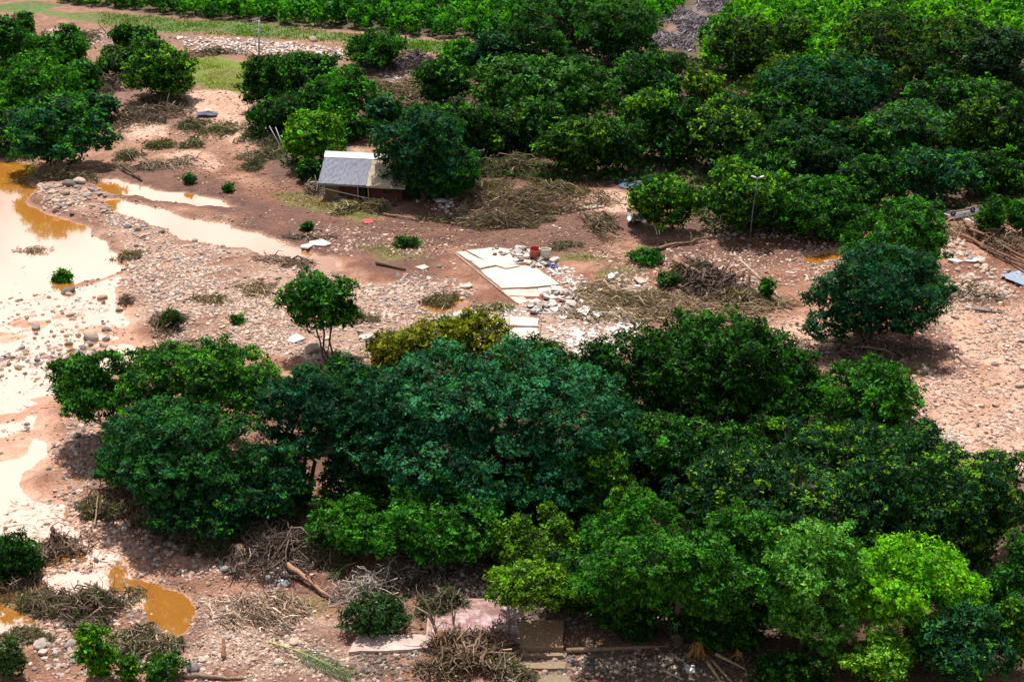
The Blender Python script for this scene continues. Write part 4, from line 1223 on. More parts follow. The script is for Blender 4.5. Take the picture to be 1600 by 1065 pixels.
for x, y, w, h, ht, c, lc, lb in [
        (330, 855, 120, 50, 1.0, (.13, .085, .06), GRN, 'tangled dark branches caught at the foot of the feathery tree'), (250, 815, 90, 40, .9, (.14, .09, .06), GRN, 'raised heap of dead branches by the bare root mass'),
        (500, 870, 90, 44, .9, (.12, .085, .06), OLV, 'branch heap on the shaded slope beside the bright sapling'), (160, 800, 70, 36, .8, (.14, .10, .07), OLV, 'heap of dead twigs on the stream margin below the open tree'),
        (870, 300, 90, 26, 1.0, (.20, .145, .085), OLV, 'raised brush heap before the round yellow-green tree'), (760, 300, 90, 26, 1.1, (.22, .155, .09), OLV, 'tangled straw-coloured brush heap behind the dark brush ridge'),
        (1085, 425, 90, 26, .9, (.09, .06, .045), OLV, 'raised tangle of roots and branches behind the driftwood logs'), (1150, 470, 90, 26, .8, (.17, .11, .07), OLV, 'branch heap in front of the driftwood logs'),
        (1000, 470, 90, 30, .6, (.26, .18, .11), OLV, 'straw heap between rubble and driftwood logs'), (680, 300, 60, 30, .9, (.12, .085, .06), GRN, 'dark brush packed under the house tree'),
        (590, 325, 60, 18, .8, (.19, .13, .09), OLV, 'timber and branch wreckage under the house tree'), (250, 165, 90, 26, 1.1, (.10, .075, .05), OLV, 'dark brush under the spreading yellow-flecked tree'),
        (430, 225, 60, 26, .9, (.12, .09, .06), GRN, 'dark brush at the foot of the leaning poles'), (530, 205, 90, 26, .9, (.10, .08, .05), GRN, 'dark brush below the bright spreading tree'),
        (60, 940, 70, 40, .6, (.17, .12, .08), OLV, 'dead twigs beside the dark-stained stream bank'), (40, 990, 60, 30, .5, (.18, .13, .09), OLV, 'brown wrack around the pale rock sheet'),
        (130, 60, 70, 14, .8, (.14, .11, .06), OLV, 'low weeds between the sandy track and the pond bushes'), (300, 200, 60, 16, .8, (.13, .10, .055), GRN, 'green weeds on the flank of the large sand mound'),
        (200, 245, 50, 14, .7, (.14, .11, .06), GRN, 'weedy brush beside the bleached branch'), (395, 215, 50, 16, .7, (.14, .11, .06), GRN, 'weeds beside the pale sand below the dark tree'),
        (470, 100, 70, 14, .8, (.14, .105, .065), OLV, 'scrub along the foot of the rubble bank'), (340, 90, 80, 10, .7, (.14, .105, .065), OLV, 'scrub line above the bright grass plot'),
        (300, 230, 50, 14, .6, (.15, .12, .06), GRN, 'weed patch between the two sand mounds'), (395, 262, 40, 14, .6, (.15, .12, .06), GRN, 'weed patch on mud near the leaning poles'),
        (560, 205, 60, 18, .7, (.14, .10, .06), OLV, 'brush scraps between the spreading tree and house roof'), (600, 140, 60, 24, .8, (.17, .12, .075), OLV, 'brown-olive scrub near the purple twigs'),
        (650, 210, 50, 20, .8, (.15, .11, .07), OLV, 'scrub at the foot of the dark round tree'), (730, 110, 60, 14, .7, (.15, .11, .07), GRN, 'scrub below the bright verge bush'),
        (860, 120, 60, 12, .6, (.17, .13, .08), OLV, 'dry scrub in the clearing behind the grove'), (990, 110, 70, 16, .5, (.2, .15, .1), OLV, 'dry scrub at the mouth of the brush path'),
        (700, 345, 70, 14, .5, (.16, .11, .07), OLV, 'flattened brush on the red mud below the house tree'), (880, 385, 40, 14, .5, (.16, .11, .07), GRN, 'small weedy tussock beside the cream tub'),
        (330, 470, 60, 16, .35, STRAW, OLV, 'thin straw scattered over the gravel bar'), (200, 400, 60, 14, .35, BROWN, OLV, 'brown weed wrack along the pond edge of the bar'),
        (560, 500, 60, 16, .3, BROWN, OLV, 'brown wrack on the gravel beside the lone tree'), (640, 530, 60, 16, .5, (.2, .15, .1), GRN, 'twiggy wrack behind the olive-yellow trees'),
        (690, 470, 60, 18, .6, BROWN, OLV, 'brown wrack around the small brown puddle'), (775, 482, 50, 14, .5, (.24, .2, .11), (.2, .2, .08), 'pale dry bush at the corner of the big concrete floor')]:
    brush(lb, x, y, w, h, ht, int(w * h * .45) + 120, c, lc, int(w * h * .5), 1.1, branches=2)

# fine litter everywhere
def litter():
    rng = np.random.default_rng(77)
    V, F, C, n0 = [], [], [], 0
    for pts, n, col, ln in [([(200, 380), (740, 470), (740, 560), (250, 560)], 900, BROWN, 1.0), ([(0, 760), (560, 880), (560, 1065), (0, 1065)], 1300, BROWN, 1.0),
                            ([(900, 380), (1600, 400), (1600, 740), (1300, 580), (960, 540)], 1600, BROWN, 1.2), ([(160, 150), (700, 110), (720, 300), (200, 280)], 1500, (.16, .12, .08), 1.2),
                            ([(540, 880), (1200, 940), (1200, 1065), (540, 1065)], 1200, (.17, .12, .085), 1.0), ([(500, 330), (950, 300), (950, 390), (560, 400)], 900, BROWN, 1.1),
                            ([(0, 390), (220, 420), (230, 560), (0, 700)], 260, DARKW, .9)]:
        p = in_poly(pts, n, rng, .9, len(V))
        z = terrain(p[:, 0], p[:, 1]) + .03
        az = rng.uniform(0, 6.28, n)
        d = unit(np.stack([np.cos(az), np.sin(az), rng.normal(.05, .1, n)], 1))
        v, f = stick_bulk(np.column_stack([p, z]), d, ln * rng.uniform(.3, 1.6, n), rng.uniform(.012, .04, n), rng)
        V.append(v); F.append(f + n0); n0 += len(v)
        C.append(np.repeat(np.clip(np.array(col) * rng.normal(1, .35, (n, 1)), .02, .6), 9, 0))
    o = mesh_np('twig_litter', np.concatenate(V), np.concatenate(F), M['stick'], None, False, np.concatenate(C))
    tag(o, 'countless broken twigs littering mud and gravel', 'twigs', kind='stuff')
litter()

def log(label, a, b, r, col=BROWN, za=.1, zb=.1, wob=.05, name='driftwood_log', stubs=2, n=8):
    rng = np.random.default_rng(int(a[0] + a[1] * 3 + b[0]))
    p0, p1 = GT(*a), GT(*b)
    root = empty(name, p0)
    tag(root, label, 'log')
    q0 = np.array([0, 0, r + za])
    q1 = np.array(p1 - p0) + np.array([0, 0, r * .6 + zb])
    L = np.linalg.norm(q1 - q0)
    pts = [q0 + (q1 - q0) * i / n + (rng.normal(size=3) * wob * L * .25 * np.array([1, 1, .5]) if 0 < i < n else 0) for i in range(n + 1)]
    MB().tube(pts, [r * (1.15 - .65 * i / n) * rng.uniform(.88, 1.1) for i in range(n + 1)], 8, col).build('trunk', M['bark'], root, True)
    for k in range(stubs):
        i = rng.integers(2, n)
        d = unit(rng.normal(size=(1, 3)) + np.array([[0, 0, .5]]))[0]
        e = pts[i] + d * L * rng.uniform(.1, .22)
        e[2] = max(e[2], .05)
        MB().tube(limb_path(pts[i], e, rng, 3, .15), [r * .45, r * .36, r * .26, r * .1], 5, col).build('branch_stub', M['bark'], root, True)

RED = (.24, .115, .065)
log('long reddish fallen trunk slanting across the driftwood pile', (1052, 418), (1178, 480), .26, (.26, .15, .09), .9, .2)
log('dark fallen trunk under the reddish one in the driftwood pile', (1100, 432), (1140, 478), .34, DARKW, .5, .1, stubs=3)
log('dark curved branch lying level behind the driftwood pile', (1120, 440), (1165, 434), .2, DARKW, .2, .2)
log('dark thin branch rising at the back of the driftwood pile', (1070, 408), (1135, 436), .13, DARKW, .5, .2)
log('pale stripped pole leaning on the driftwood pile', (1158, 416), (1192, 440), .10, PALEW, .6, .1, .01, 'wooden_pole', 0)
log('long pale pole lying past the green sapling', (1170, 441), (1242, 449), .09, PALEW, .1, .1, .01, 'wooden_pole', 0)
log('short grey plank-like pole in the driftwood pile', (1080, 422), (1108, 425), .11, (.36, .32, .26), .5, .4, .01, 'wooden_pole', 0)
log('half-buried log at the lower edge of the driftwood pile', (1128, 484), (1176, 479), .18, (.20, .14, .11), .0, .0)
log('upright broken stump at the end of the driftwood pile', (1168, 462), (1170, 446), .2, DARKW, .0, 1.4, .04, 'tree_stump', 1)
log('long dead trunk lying on red mud under the round yellow-tipped tree', (1018, 392), (1112, 376), .24, (.20, .12, .08), 0, .4, .06)
log('thick reddish trunk heaped below the overturned car', (1506, 376), (1622, 420), .25, (.17, .085, .055), .6, .2, .04, stubs=4)
log('second reddish trunk below the overturned car, nearer the boulders', (1500, 386), (1625, 426), .22, (.20, .10, .062), .3, .1, .04, stubs=3)
log('short splintered trunk with upturned root end by the car wreck', (1504, 372), (1534, 388), .30, (.27, .13, .07), .7, .2, .04, stubs=4)
log('long split trunk lying over the other reddish trunks', (1512, 384), (1600, 404), .18, (.25, .135, .085), .9, .5, .05, stubs=4)
log('bark-stripped trunk at the top of the trunk heap', (1520, 376), (1615, 408), .16, (.14, .075, .05), .8, .5, .05, stubs=3)
log('short trunk standing out sideways from the trunk heap', (1530, 398), (1552, 378), .12, (.28, .16, .10), .2, .8, .04, stubs=1)
log('dark trunk under the trunk heap beside the boulders', (1530, 398), (1628, 436), .2, (.10, .06, .045), .0, .1, .05, stubs=3)
log('thin brown log lying on the mud below the boulder heap', (1488, 442), (1545, 460), .17, (.24, .15, .10), 0, 0, .04)
log('grey weathered log on the pinkish mud flat', (1522, 486), (1566, 490), .2, (.24, .21, .19), 0, 0, .02)
log('short white log stub at the mud flat edge', (1508, 484), (1520, 484), .22, (.5, .47, .43), 0, 0, .02, stubs=0)
log('dark snag washed up above the upper stream', (190, 266), (222, 283), .22, DARKW, .6, 0, .05)
log('bleached branch near the dark snag', (200, 240), (212, 252), .12, PALEW, .5, .1, .02, 'wooden_pole', 0)
log('pale forked branch on the mud above the upper stream', (258, 258), (275, 270), .10, PALEW, .2, 0, .05)
log('dark brown beam half sunk in gravel between streams and slab', (588, 414), (634, 424), .24, (.15, .085, .06), .05, .05, .0, 'timber_beam', 0, 3)
log('fallen branch curving along the mud below the house tree', (600, 336), (655, 346), .15, (.24, .17, .12), .1, .1, .06)
log('white plank lying in front of the house wreckage', (556, 306), (573, 315), .12, (.55, .50, .45), .2, .05, .0, 'timber_plank', 0, 3)
log('reddish bare trunk lying down the slope below the dark brush', (450, 897), (520, 940), .22, (.30, .17, .11), .5, .1, .03)
log('thin bare trunk crossing shaded rubble', (400, 830), (470, 880), .14, (.16, .11, .09), 1.0, .2, .05)
log('smooth log lying in gravel along the edge of the stream bed', (285, 1058), (380, 1062), .2, (.22, .145, .10), 0, 0, .04)
log('upright snapped stump in the pale gravel', (350, 1030), (351, 1018), .18, (.30, .16, .09), 0, 1.2, .02, 'tree_stump', 1)
log('long thin stick crossing the orange pool', (165, 900), (215, 930), .06, BROWN, .1, .1, .04, 'wooden_pole', 0)
log('leaning bare pole at the edge of the muddy stream', (148, 825), (156, 800), .08, (.30, .2, .13), 0, 1.5, .03, 'wooden_pole', 0)
log('dark stick lying across the pinkish flat', (1483, 545), (1512, 575), .09, (.08, .06, .055), 0, 0, .03, 'wooden_pole', 0)
log('straight brown beam half buried along the rubble floor', (885, 1020), (1045, 1012), .2, (.20, .125, .08), .05, .05, .0, 'timber_beam', 0, 3)
log('pale stripped log beside the torn palm base', (1118, 1030), (1165, 1048), .13, (.32, .23, .13), .4, .1, .02, stubs=0)
log('straw-coloured log running out from the torn palm base', (1105, 1040), (1128, 1072), .14, (.36, .25, .12), .3, .1, .02, stubs=0)
log('thinner straw-coloured log beside the other palm logs', (1112, 1038), (1145, 1070), .11, (.34, .24, .13), .3, .1, .02, stubs=0)
log('dull bamboo-like pole on the dark rubble', (1035, 1050), (1068, 1064), .13, (.30, .25, .16), .1, .1, .0, 'wooden_pole', 0)
log('crooked dead limb under the light green tree', (1195, 1055), (1265, 1032), .16, (.22, .12, .08), .1, .8, .08)

# ---------------------------------------------------------------- crop, grass and undergrowth masses
def clump_mass(name, label, cat, polys, spacing, per, leaf, height, col, tip, tipf, mat, seed, rad=.8, skip=None, up=.25, keep=1.0):
    rng = np.random.default_rng(seed)
    P = []
    for pts in polys:
        z = gpoly(pts)
        lo, hi = z.min(0), z.max(0)
        gx, gy = np.meshgrid(np.arange(lo[0], hi[0], spacing), np.arange(lo[1], hi[1], spacing))
        p = np.stack([gx.ravel(), gy.ravel()], 1) + rng.uniform(-.42, .42, (gx.size, 2)) * spacing
        p = p[sdist(z, p[:, 0], p[:, 1]) > .2]
        P.append(p)
    p = np.concatenate(P)
    if keep < 1:
        p = p[(fbm(p[:, 0], p[:, 1], 7, 3, seed) * .7 + .5) > rng.random(len(p)) * (1.6 - keep)]
    n = len(p)
    hz = height * np.clip(1 + .35 * fbm(p[:, 0], p[:, 1], 7, 3, seed + 1) + rng.normal(0, .16, n), .4, 1.7)
    d = unit(rng.normal(size=(n * per, 3))).reshape(n, per, 3)
    d[..., 2] = np.abs(d[..., 2])
    zz = terrain(p[:, 0], p[:, 1])
    t = rng.random((n, per)) ** .55
    r = rad * rng.uniform(.75, 1.3, n)
    q = np.stack([p[:, 0:1] + d[..., 0] * r[:, None] * (1.15 - .5 * t), p[:, 1:2] + d[..., 1] * r[:, None] * (1.15 - .5 * t), zz[:, None] + hz[:, None] * (.12 + .88 * t * (.75 + .25 * d[..., 2]))], -1).reshape(-1, 3)
    N = len(q)
    nn = unit(d.reshape(-1, 3) * .5 + np.array([0, 0, up]) + rng.normal(size=(N, 3)) * .4)
    ls = leaf * rng.uniform(.6, 1.4, N)
    v, f = leaf_quads(q, nn, ls, ls * rng.uniform(.6, .95, N), rng)
    cb = np.repeat(np.exp(rng.normal(0, .28, n)), per) * np.exp(rng.normal(-.05, .4, N))
    cc = np.array(col) * np.clip(cb, .3, 2.4)[:, None]
    tp = (np.repeat(rng.random(n) < tipf, per) & (rng.random(N) < .55)) | (rng.random(N) < tipf * .35)
    cc[tp] = np.array(tip) * rng.uniform(.7, 1.2, (tp.sum(), 1))
    o = mesh_np(name, v, f, mat, None, False, np.repeat(np.clip(cc, .004, .6), 3, 0))
    tag(o, label, cat, kind='stuff')

CROPC, CROPT = (.012, .085, .003), (.080, .30, .006)
clump_mass('crop_plants', 'tall leafy green crop along the grassy track', 'crop', [[(60, -34), (100, 6), (250, 24), (400, 37), (560, 50), (700, 61), (800, 67), (830, 40), (870, -34)]], 2.4, 100, .72, 3.6, CROPC, CROPT, .35, M['crop'], 301, 1.45)
clump_mass('crop_plants', 'vivid green crop behind the wide dark feathery tree', 'crop', [[(860, -34), (830, 64), (960, 82), (1010, 60), (1062, 14), (1094, -34)]], 2.4, 100, .72, 3.4, (.014, .10, .003), CROPT, .34, M['crop'], 302, 1.45)
clump_mass('crop_plants', 'yellow-green crop beyond the dead brush path', 'crop', [[(1176, -34), (1150, 16), (1092, 72), (1100, 108), (1240, 130), (1400, 115), (1500, 90), (1660, 80), (1660, -34)]], 2.4, 100, .72, 3.4, (.022, .125, .003), (.13, .38, .006), .42, M['crop'], 303, 1.45)

def inset(pts, k=.0):
    return pts
clump_mass('undergrowth', 'shaded leafy undergrowth between the grove trees behind the mud', 'undergrowth', [GROVES[0]], 1.7, 22, .5, 1.3, (.022, .062, .014), BT, .06, M['leaf'], 311, 1.0, keep=.95)
clump_mass('undergrowth', 'leafy undergrowth between the pond bushes', 'undergrowth', [GROVES[1]], 1.6, 22, .5, 1.3, MD, BT, .08, M['leaf'], 312, 1.0, keep=.95)
clump_mass('undergrowth', 'scrubby undergrowth around the power pole trees', 'undergrowth', [GROVES[2]], 1.6, 20, .45, 1.0, (.03, .07, .018), BT, .06, M['leaf'], 313, .9, keep=.7)
clump_mass('undergrowth', 'dark undergrowth below the mixed wood around the feathery dome', 'undergrowth', [[(640, 640), (900, 580), (1100, 600), (1270, 640), (1430, 720), (1640, 800), (1640, 1075), (1300, 1075), (1100, 900), (900, 850), (700, 800)]], 1.5, 22, .36, 1.3, (.020, .060, .012), BT, .06, M['leaf'], 314, .9, keep=.62)

def blades(name, label, polys, dens, h, col, seed, width=.06):
    rng = np.random.default_rng(seed)
    V, C = [], []
    for pts in polys:
        z = gpoly(pts)
        A = 0.5 * abs(np.dot(z[:, 0], np.roll(z[:, 1], 1)) - np.dot(z[:, 1], np.roll(z[:, 0], 1)))
        n = int(A * dens)
        p = in_poly(pts, n, rng, .55, seed)
        zz = terrain(p[:, 0], p[:, 1])
        hh = h * rng.uniform(.5, 1.4, n) * np.clip(1 + .8 * fbm(p[:, 0], p[:, 1], 3, 3, seed), .3, 2)
        az = rng.uniform(0, 6.28, n)
        dx, dy = np.cos(az) * width * (1 + hh), np.sin(az) * width * (1 + hh)
        ln = rng.normal(0, .35, (n, 2)) * hh[:, None]
        b = np.column_stack([p, zz - .02])
        V.append(np.stack([b - np.column_stack([dx, dy, 0 * dx]), b + np.column_stack([dx, dy, 0 * dx]), b + np.column_stack([ln, hh])], 1).reshape(-1, 3))
        C.append(np.repeat(np.clip(np.array(col) * rng.normal(1, .28, (n, 1)), .01, .5), 3, 0))
    v = np.concatenate(V)
    o = mesh_np(name, v, np.arange(len(v)).reshape(-1, 3), M['leaf'], None, False, np.concatenate(C))
    tag(o, label, 'grass', kind='stuff')

blades('grass', 'green grass growing along the track beside the tall crop', [[(150, 18), (280, 26), (420, 38), (560, 52), (700, 64), (780, 74), (720, 90), (600, 82), (480, 72), (340, 64), (240, 54), (150, 42)]], 8, .26, (.085, .165, .028), 401, .10)
blades('grass', 'bright yellow-green grass plot above the sandy mound', [[(300, 97), (330, 94), (400, 105), (410, 140), (372, 150), (320, 142), (295, 130)]], 14, .16, (.15, .20, .02), 402, .08)
blades('grass', 'olive lawn grass in front of the thatched house', [[(420, 305), (470, 298), (520, 308), (560, 318), (612, 330), (560, 345), (500, 330), (450, 322)]], 22, .14, (.14, .135, .035), 403, .05)
blades('grass', 'olive grass clinging to the mud below the feathery tree', [[(1305, 565), (1340, 556), (1400, 572), (1455, 568), (1450, 590), (1400, 602), (1350, 585)]], 26, .14, (.15, .145, .04), 404, .04)
blades('grass', 'thin olive grass on the silt around the slab and puddles', [[(560, 388), (600, 376), (660, 390), (672, 405), (600, 408)], [(925, 425), (960, 412), (1010, 418), (1000, 432), (940, 445)], [(870, 398), (950, 398), (945, 408), (880, 408)]], 16, .16, (.13, .13, .035), 405, .05)

# ---------------------------------------------------------------- thatched house
def house():
    p = GT(508, 309)
    root = empty('thatched_house', (p.x, p.y, p.z - .05), math.radians(-9))
    tag(root, 'low house with grey thatched roof, pale ridge and dark red walls', 'house')
    L, W, Hh = 10.6, 7.0, 2.35
    wall, och = (.105, .028, .022), (.20, .125, .045)
    # front wall in panels between the openings
    MB().box((.95, .1, Hh / 2), (1.9, .2, Hh), col=och).build('wall_panel', M['dusty'], root)['label'] = 'ochre end panel of the front wall'
    MB().box((3.30, .1, Hh / 2), (2.8, .2, Hh), col=wall).build('wall_panel', M['dusty'], root)
    MB().box((7.15, .1, Hh / 2), (1.7, .2, Hh), col=wall).build('wall_panel', M['dusty'], root)
    MB().box((9.95, .1, Hh / 2), (1.3, .2, Hh), col=wall).build('wall_panel', M['dusty'], root)
    MB().box((8.65, .1, .5), (1.3, .2, 1.0), col=wall).build('wall_panel', M['dusty'], root)
    MB().box((5.5, .1, 2.2), (1.6, .2, .3), col=wall).build('lintel', M['dusty'], root)
    MB().box((8.65, .1, 2.2), (1.3, .2, .3), col=wall).build('lintel', M['dusty'], root)
    for x in (2.6, 3.5):
        MB().box((x, -.03, 1.15), (.08, .06, 2.2), col=(.07, .02, .018)).build('wall_batten', M['dusty'], root)
    # side and back walls, gables
    for x in (.1, L - .1):
        v = [(x - .1, .2, 0), (x - .1, W - .2, 0), (x - .1, W - .2, Hh), (x - .1, W / 2, Hh + 2.5), (x - .1, .2, Hh),
             (x + .1, .2, 0), (x + .1, W - .2, 0), (x + .1, W - .2, Hh), (x + .1, W / 2, Hh + 2.5), (x + .1, .2, Hh)]
        MB().add(v, [(0, 1, 2, 3, 4), (9, 8, 7, 6, 5)] + [(i, i + 5, (i + 1) % 5 + 5, (i + 1) % 5) for i in range(5)], och if x < 1 else wall).build('gable_wall', M['dusty'], root)
    MB().box((L / 2, W - .1, Hh / 2), (L, .2, Hh), col=wall).build('back_wall', M['dusty'], root)
    # door opening, window, posts
    d = MB().box((5.12, .3, 1.0), (.75, .06, 2.0), col=(.04, .025, .02)).build('door', M['dusty'], root)
    MB().box((5.4, .24, 1.0), (.05, .05, .16), col=(.3, .3, .3)).build('handle', M['metal'], d)
    wd = MB().box((8.65, .14, 1.5), (1.3, .05, 1.0), col=(.02, .022, .026)).build('window', M['gloss'], root)
    for x in (8.0, 8.65, 9.3):
        MB().box((x, .09, 1.5), (.07, .08, 1.08), col=(.16, .10, .07)).build('frame_bar', M['dusty'], wd)
    for z in (1.0, 2.02):
        MB().box((8.65, .085, z), (1.44, .09, .07), col=(.16, .10, .07)).build('frame_bar', M['dusty'], wd)
    for x in (4.78, 6.22):
        MB().tube([(x, -.75, 0), (x, -.75, 1.2), (x, -.72, 2.3)], [.09, .085, .08], 8, (.34, .28, .21)).build('porch_post', M['bark'], root, True)
    MB().tube([(.05, -.75, 0), (.05, -.75, 2.3)], [.08, .08], 8, (.30, .25, .18)).build('porch_post', M['bark'], root, True)
    # roof: two thick thatch slopes each side, uneven
    def slope(x0, x1, front, col, lift):
        nx, ny = int((x1 - x0) * 3), 10
        rng = np.random.default_rng(int(abs(x0) * 10) + int(front))
        ye, yr = (-1.0, W / 2) if front else (W + .6, W / 2)
        ze, zr = Hh - .18, Hh + 2.75
        top, bot = [], []
        for j in range(ny + 1):
            t = j / ny
            for i in range(nx + 1):
                x = x0 + (x1 - x0) * i / nx
                b = rng.normal(0, .025) - .08 * math.sin(t * math.pi)
                e = rng.normal(0, .05) if j == 0 else 0
                top.append((x + (rng.normal(0, .03) if i in (0, nx) else 0), ye + (yr - ye) * t + e * (1 if front else -1), ze + (zr - ze) * t + .3 + b + lift))
                bot.append((x, ye + (yr - ye) * t, ze + (zr - ze) * t + lift))
        n = len(top)
        idx = lambda i, j: j * (nx + 1) + i
        f = []
        for j in range(ny):
            for i in range(nx):
                q = (idx(i, j), idx(i + 1, j), idx(i + 1, j + 1), idx(i, j + 1))
                f.append(q if front else q[::-1])
                f.append(tuple(n + k for k in (q[::-1] if front else q)))
        for i in range(nx):
            f.append((idx(i, 0), n + idx(i, 0), n + idx(i + 1, 0), idx(i + 1, 0)))
            f.append((idx(i, ny), idx(i + 1, ny), n + idx(i + 1, ny), n + idx(i, ny)))
        for j in range(ny):
            f.append((idx(0, j), idx(0, j + 1), n + idx(0, j + 1), n + idx(0, j)))
            f.append((idx(nx, j), n + idx(nx, j), n + idx(nx, j + 1), idx(nx, j + 1)))
        return MB().add(top + bot, f, col).build('roof_slope', M['thatch'], root)
    g, t2 = (.205, .21, .262), (.40, .33, .25)
    slope(-.6, 6.0, True, g, .03)['label'] = 'weathered grey thatch slope'
    slope(6.0, L + .7, True, t2, 0)['label'] = 'newer tan thatch slope'
    slope(-.6, 6.0, False, g, .03)
    slope(6.0, L + .7, False, t2, 0)
    rc = MB()
    zr = Hh + 3.02
    for s in (-1, 1):
        rc.add([(-.65, W / 2, zr + .16), (8.6, W / 2, zr + .16), (8.6, W / 2 + s * .75, zr - .42), (-.65, W / 2 + s * .75, zr - .42),
                (-.65, W / 2, zr + .10), (8.6, W / 2, zr + .10), (8.6, W / 2 + s * .72, zr - .48), (-.65, W / 2 + s * .72, zr - .48)],
               [(0, 1, 2, 3), (7, 6, 5, 4), (3, 2, 6, 7), (0, 3, 7, 4), (1, 5, 6, 2)], (.78, .80, .84))
    rc.build('ridge_cap', M['concrete'], root)
    tn = MB().box((10.0, W / 2, zr + .1), (2.6, .7, .3), col=t2)
    tn.build('ridge_roll', M['thatch'], root)
house()

# fallen pole and wreckage in front of the house
def pole(label, a, b, r, col, za=0.0, zb=0.0, name='fallen_pole', cat='pole'):
    p0, p1 = GT(*a), GT(*b)
    q = np.array(p1 - p0)
    o = MB().tube([(0, 0, r + za), tuple(q * .5 + np.array([0, 0, r + (za + zb) / 2 - .05])), tuple(q + np.array([0, 0, r + zb]))], [r, r * .95, r * .85], 8, col).build(name, M['metal'], None, True)
    o.location = p0
    tag(o, label, cat)
pole('long thin grey pole fallen slanting before the house front', (505, 312), (602, 318), .07, (.42, .40, .40), 1.6, .2)
pole('thin grey pipe lying on the brush by the red trunks', (1527, 380), (1548, 384), .09, (.42, .44, .46), .5, .5)
pole('white pipe lying across rubble below the big slab', (838, 491), (876, 491), .08, (.62, .58, .55), .1, .1)
pole('bent white pipe standing against the lamp-side tree foot', (1017, 353), (1027, 368), .08, (.66, .65, .64), 1.6, .0)
pole('second white pipe beside the wreckage under the yellow-tipped tree', (1021, 351), (1031, 368), .08, (.66, .65, .64), 1.6, .0)

def crumple(name, label, cx, cy, w, d, h, col, mat, seed, cat='wreckage', rz=0.0, n=9, amp=.35, thick=.02):
    """a crumpled sheet lying on the ground"""
    rng = np.random.default_rng(seed)
    P = GT(cx, cy)
    gx, gy = np.meshgrid(np.linspace(-.5, .5, n), np.linspace(-.5, .5, n))
    x, y = gx.ravel() * w, gy.ravel() * d
    z = h * (.35 + amp * fbm(x + seed * 5.1, y, max(w, d) * .4, 3, seed)) + .05
    z = np.maximum(z, .02)
    x = x + rng.normal(0, w * .035, x.shape); y = y + rng.normal(0, d * .035, y.shape)
    i = np.arange(n * n).reshape(n, n)
    f = np.stack([i[:-1, :-1], i[:-1, 1:], i[1:, 1:], i[1:, :-1]], -1).reshape(-1, 4)
    m = n * n
    rim = list(i[0, :]) + list(i[1:, -1]) + list(i[-1, -2::-1]) + list(i[-2:0, 0])
    sides = np.array([(rim[k], rim[k] + m, rim[(k + 1) % len(rim)] + m, rim[(k + 1) % len(rim)]) for k in range(len(rim))])
    v = np.concatenate([np.stack([x, y, z + thick], 1), np.stack([x, y, z], 1)])
    o = mesh_np(name, v, [np.concatenate([f, f[:, ::-1] + m, sides])], mat, None, False, np.tile(np.array(col), (2 * m, 1)))
    o.location = P
    o.rotation_euler = (0, 0, rz)
    tag(o, label, cat)
    return o

crumple('blue_tarp', 'crumpled bright blue tarpaulin before the house wall', 516, 304, 1.6, 1.6, .9, (.03, .16, .55), M['plain'], 1, 'tarpaulin')
crumple('plastic_sheet', 'grey-blue plastic sheeting beside the blue tarpaulin', 532, 309, 1.8, 1.4, .7, (.22, .24, .36), M['plain'], 2, 'plastic sheet')
crumple('red_sheet', 'red metal sheet lying on mud below the house rubble', 575, 347, 1.3, 1.3, .3, (.42, .05, .06), M['plain'], 3, 'metal sheet')
crumple('dark_wreckage', 'dark blue crumpled wreckage lying on the sand', 324, 183, 3.2, 2.2, .8, (.045, .05, .09), M['plain'], 4)
crumple('pale_cloth', 'pale green cloth lying on the dark wreckage', 326, 180, .9, .9, 1.9, (.45, .55, .40), M['plain'], 5, 'cloth', amp=.1)
crumple('dark_sheet', 'dark blue sheet washed up before the grove', 985, 292, 3.2, 2.5, .8, (.05, .07, .14), M['plain'], 6, 'metal sheet')
crumple('white_wreckage', 'twisted white metal wreckage under the yellow-tipped tree', 992, 350, 2.0, 2.4, 2.2, (.62, .66, .70), M['plain'], 7, amp=.7)
crumple('white_scraps', 'white scraps on shaded mud beside the house tree', 694, 316, 2.2, 1.4, .5, (.6, .6, .64), M['plain'], 8, 'scrap')
crumple('sheet_metal', 'bent blue-grey sheet metal at the edge of the mud flat', 1592, 440, 2.8, 3.2, 1.0, (.22, .27, .35), M['metal'], 9, 'metal sheet', .6)
crumple('car_panel_sheet', 'white car panel leaning on the reddish trunks', 1512, 365, .8, 1.8, 1.3, (.66, .68, .70), M['gloss'], 10, 'car panel', .4, amp=.15)
crumple('blue_cloth', 'navy blue cloth on the rubble beside the red tub', 852, 413, 1.3, .9, .5, (.03, .05, .16), M['plain'], 11, 'cloth')
crumple('blue_cloth', 'second navy cloth draped over rubble at the slab edge', 866, 418, .9, 1.0, .6, (.03, .05, .15), M['plain'], 12, 'cloth')
crumple('pale_sack', 'pale sacking lying between the navy cloths', 846, 415, 1.0, .9, .5, (.58, .55, .53), M['plain'], 13, 'sack')
crumple('white_scrap', 'bluish white scrap under the feathery tree', 437, 748, .9, 1.1, .5, (.62, .68, .74), M['plain'], 14, 'scrap')
crumple('blue_scrap', 'pale blue scrap in the dark shade of the vivid tree', 1097, 977, .55, .5, .3, (.25, .40, .75), M['plain'], 15, 'scrap')
crumple('white_scrap', 'white scrap near the torn palm base', 1165, 985, .4, .35, .3, (.6, .6, .6), M['plain'], 16, 'scrap')
crumple('white_scrap', 'white plastic bag by the palm logs', 1078, 1048, .7, .9, .5, (.55, .53, .55), M['plain'], 17, 'bag')
crumple('red_bundle', 'small dark red bundle on the bright grass plot', 369, 139, .9, .8, 1.0, (.16, .015, .04), M['plain'], 18, 'bundle')
crumple('white_bag', 'white bag at the crop edge above the power pole', 411, 32, 1.1, .9, 1.6, (.7, .75, .78), M['plain'], 19, 'bag')
